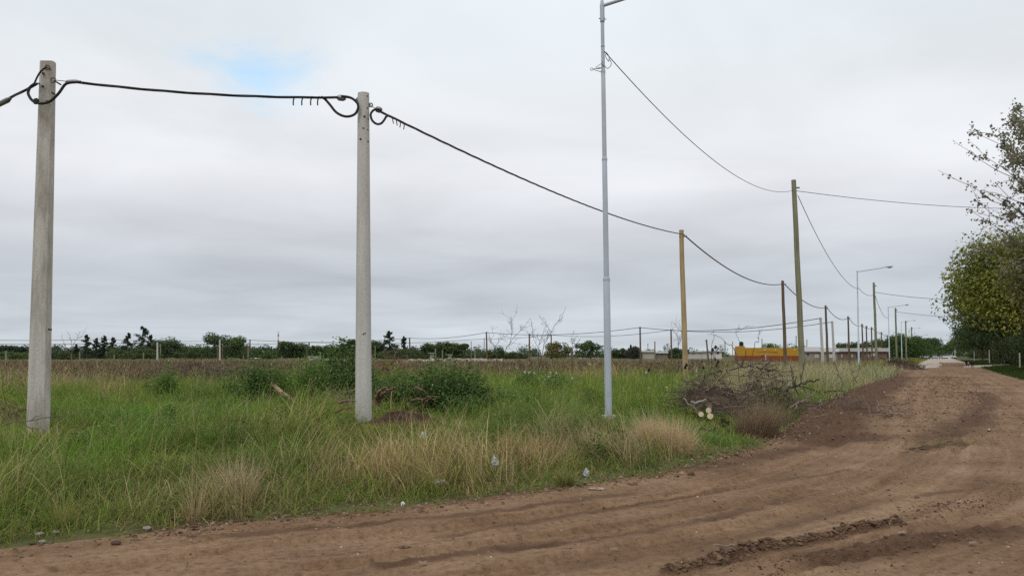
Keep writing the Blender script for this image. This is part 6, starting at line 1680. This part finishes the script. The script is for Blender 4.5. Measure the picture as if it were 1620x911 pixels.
# ------------------------------------------------------------------ sky and light
def world():
    w = bpy.data.worlds.new("World"); scene.world = w; w.use_nodes = True; nt = w.node_tree; nt.nodes.clear(); L = nt.links.new
    out = N(nt, 'ShaderNodeOutputWorld'); bg = N(nt, 'ShaderNodeBackground', Strength=.1)
    sky = N(nt, 'ShaderNodeTexSky', sky_type='NISHITA'); sky.sun_disc = False; sky.sun_elevation = math.radians(52); sky.sun_rotation = math.radians(205)
    tc = N(nt, 'ShaderNodeTexCoord'); sx = N(nt, 'ShaderNodeSeparateXYZ'); L(tc.outputs['Generated'], sx.inputs[0])
    zc = N(nt, 'ShaderNodeMath', operation='MAXIMUM'); zc.inputs[1].default_value = 0.; L(sx.outputs['Z'], zc.inputs[0])
    za = N(nt, 'ShaderNodeMath', operation='ADD'); za.inputs[1].default_value = .09; L(zc.outputs[0], za.inputs[0])
    ux = N(nt, 'ShaderNodeMath', operation='DIVIDE'); L(sx.outputs['X'], ux.inputs[0]); L(za.outputs[0], ux.inputs[1])
    vy = N(nt, 'ShaderNodeMath', operation='DIVIDE'); L(sx.outputs['Y'], vy.inputs[0]); L(za.outputs[0], vy.inputs[1])
    cv = N(nt, 'ShaderNodeCombineXYZ'); L(ux.outputs[0], cv.inputs[0]); L(vy.outputs[0], cv.inputs[1])
    n1 = N(nt, 'ShaderNodeTexNoise', Scale=.8, Detail=5.0, Roughness=.5, Distortion=.4); L(cv.outputs[0], n1.inputs['Vector'])
    n2 = N(nt, 'ShaderNodeTexNoise', Scale=.21, Detail=3.0, Roughness=.5); L(cv.outputs[0], n2.inputs['Vector'])
    # overcast brightness with height above the horizon
    r = ramp(nt, [(0., (.60, .655, .70)), (.035, (.585, .635, .685)), (.085, (.535, .575, .625)), (.14, (.63, .655, .70)), (.20, (.80, .82, .86)), (.27, (.84, .87, .905)), (.36, (.81, .87, .915)), (.7, (.90, .93, .96)), (1., (.97, .98, 1.))]); L(zc.outputs[0], r.inputs[0])
    av = N(nt, 'ShaderNodeMath', operation='ADD'); L(n1.outputs['Fac'], av.inputs[0]); L(n2.outputs['Fac'], av.inputs[1])
    mr = N(nt, 'ShaderNodeMapRange'); mr.inputs[1].default_value = .75; mr.inputs[2].default_value = 1.25; mr.inputs[3].default_value = 8.9; mr.inputs[4].default_value = 11.6; L(av.outputs[0], mr.inputs[0])
    vm = N(nt, 'ShaderNodeVectorMath', operation='SCALE'); L(r.outputs[0], vm.inputs[0]); L(mr.outputs[0], vm.inputs['Scale'])
    # gap in the cloud deck
    gp = N(nt, 'ShaderNodeMapping'); gp.vector_type = 'POINT'; gp.inputs['Location'].default_value = (.70 / .145, -2.31 / .23, 0); gp.inputs['Scale'].default_value = (1 / .145, 1 / .23, 1); L(cv.outputs[0], gp.inputs[0])
    ln = N(nt, 'ShaderNodeVectorMath', operation='LENGTH'); L(gp.outputs[0], ln.inputs[0])
    n3 = N(nt, 'ShaderNodeTexNoise', Scale=3.2, Detail=6.0, Roughness=.6, Distortion=.6); L(cv.outputs[0], n3.inputs['Vector'])
    ad = N(nt, 'ShaderNodeMath', operation='MULTIPLY_ADD'); ad.inputs[1].default_value = 2.6; L(n3.outputs['Fac'], ad.inputs[0]); L(ln.outputs['Value'], ad.inputs[2])
    mg = N(nt, 'ShaderNodeMapRange', interpolation_type='SMOOTHERSTEP'); mg.inputs[1].default_value = 1.15; mg.inputs[2].default_value = 2.9; mg.inputs[3].default_value = .62; mg.inputs[4].default_value = 0.; L(ad.outputs[0], mg.inputs[0])
    sk = N(nt, 'ShaderNodeVectorMath', operation='MULTIPLY'); sk.inputs[1].default_value = (2.3, 2.75, 2.5); L(sky.outputs[0], sk.inputs[0])
    mx = N(nt, 'ShaderNodeMixRGB'); L(mg.outputs[0], mx.inputs[0]); L(vm.outputs[0], mx.inputs[1]); L(sk.outputs[0], mx.inputs[2])
    L(mx.outputs[0], bg.inputs['Color']); L(bg.outputs[0], out.inputs[0])
    w.cycles.sampling_method = 'MANUAL'; w.cycles.sample_map_resolution = 512


world()
sd = bpy.data.lights.new('sun', 'SUN'); sd.energy = .9; sd.angle = math.radians(18); sd.color = (1, .96, .9)
so = bpy.data.objects.new('sun', sd); COL.objects.link(so)
el, rot = math.radians(52), math.radians(205)
dv = Vector((math.sin(rot) * math.cos(el), math.cos(rot) * math.cos(el), math.sin(el)))
so.rotation_euler = dv.to_track_quat('Z', 'Y').to_euler()

scene.view_settings.view_transform = 'Standard'; scene.view_settings.look = 'None'
scene.view_settings.exposure = 0.0; scene.view_settings.gamma = 1.0; scene.view_settings.use_curve_mapping = False
scene.cycles.max_bounces = 5; scene.cycles.diffuse_bounces = 3; scene.cycles.transmission_bounces = 3; scene.cycles.use_denoising = False
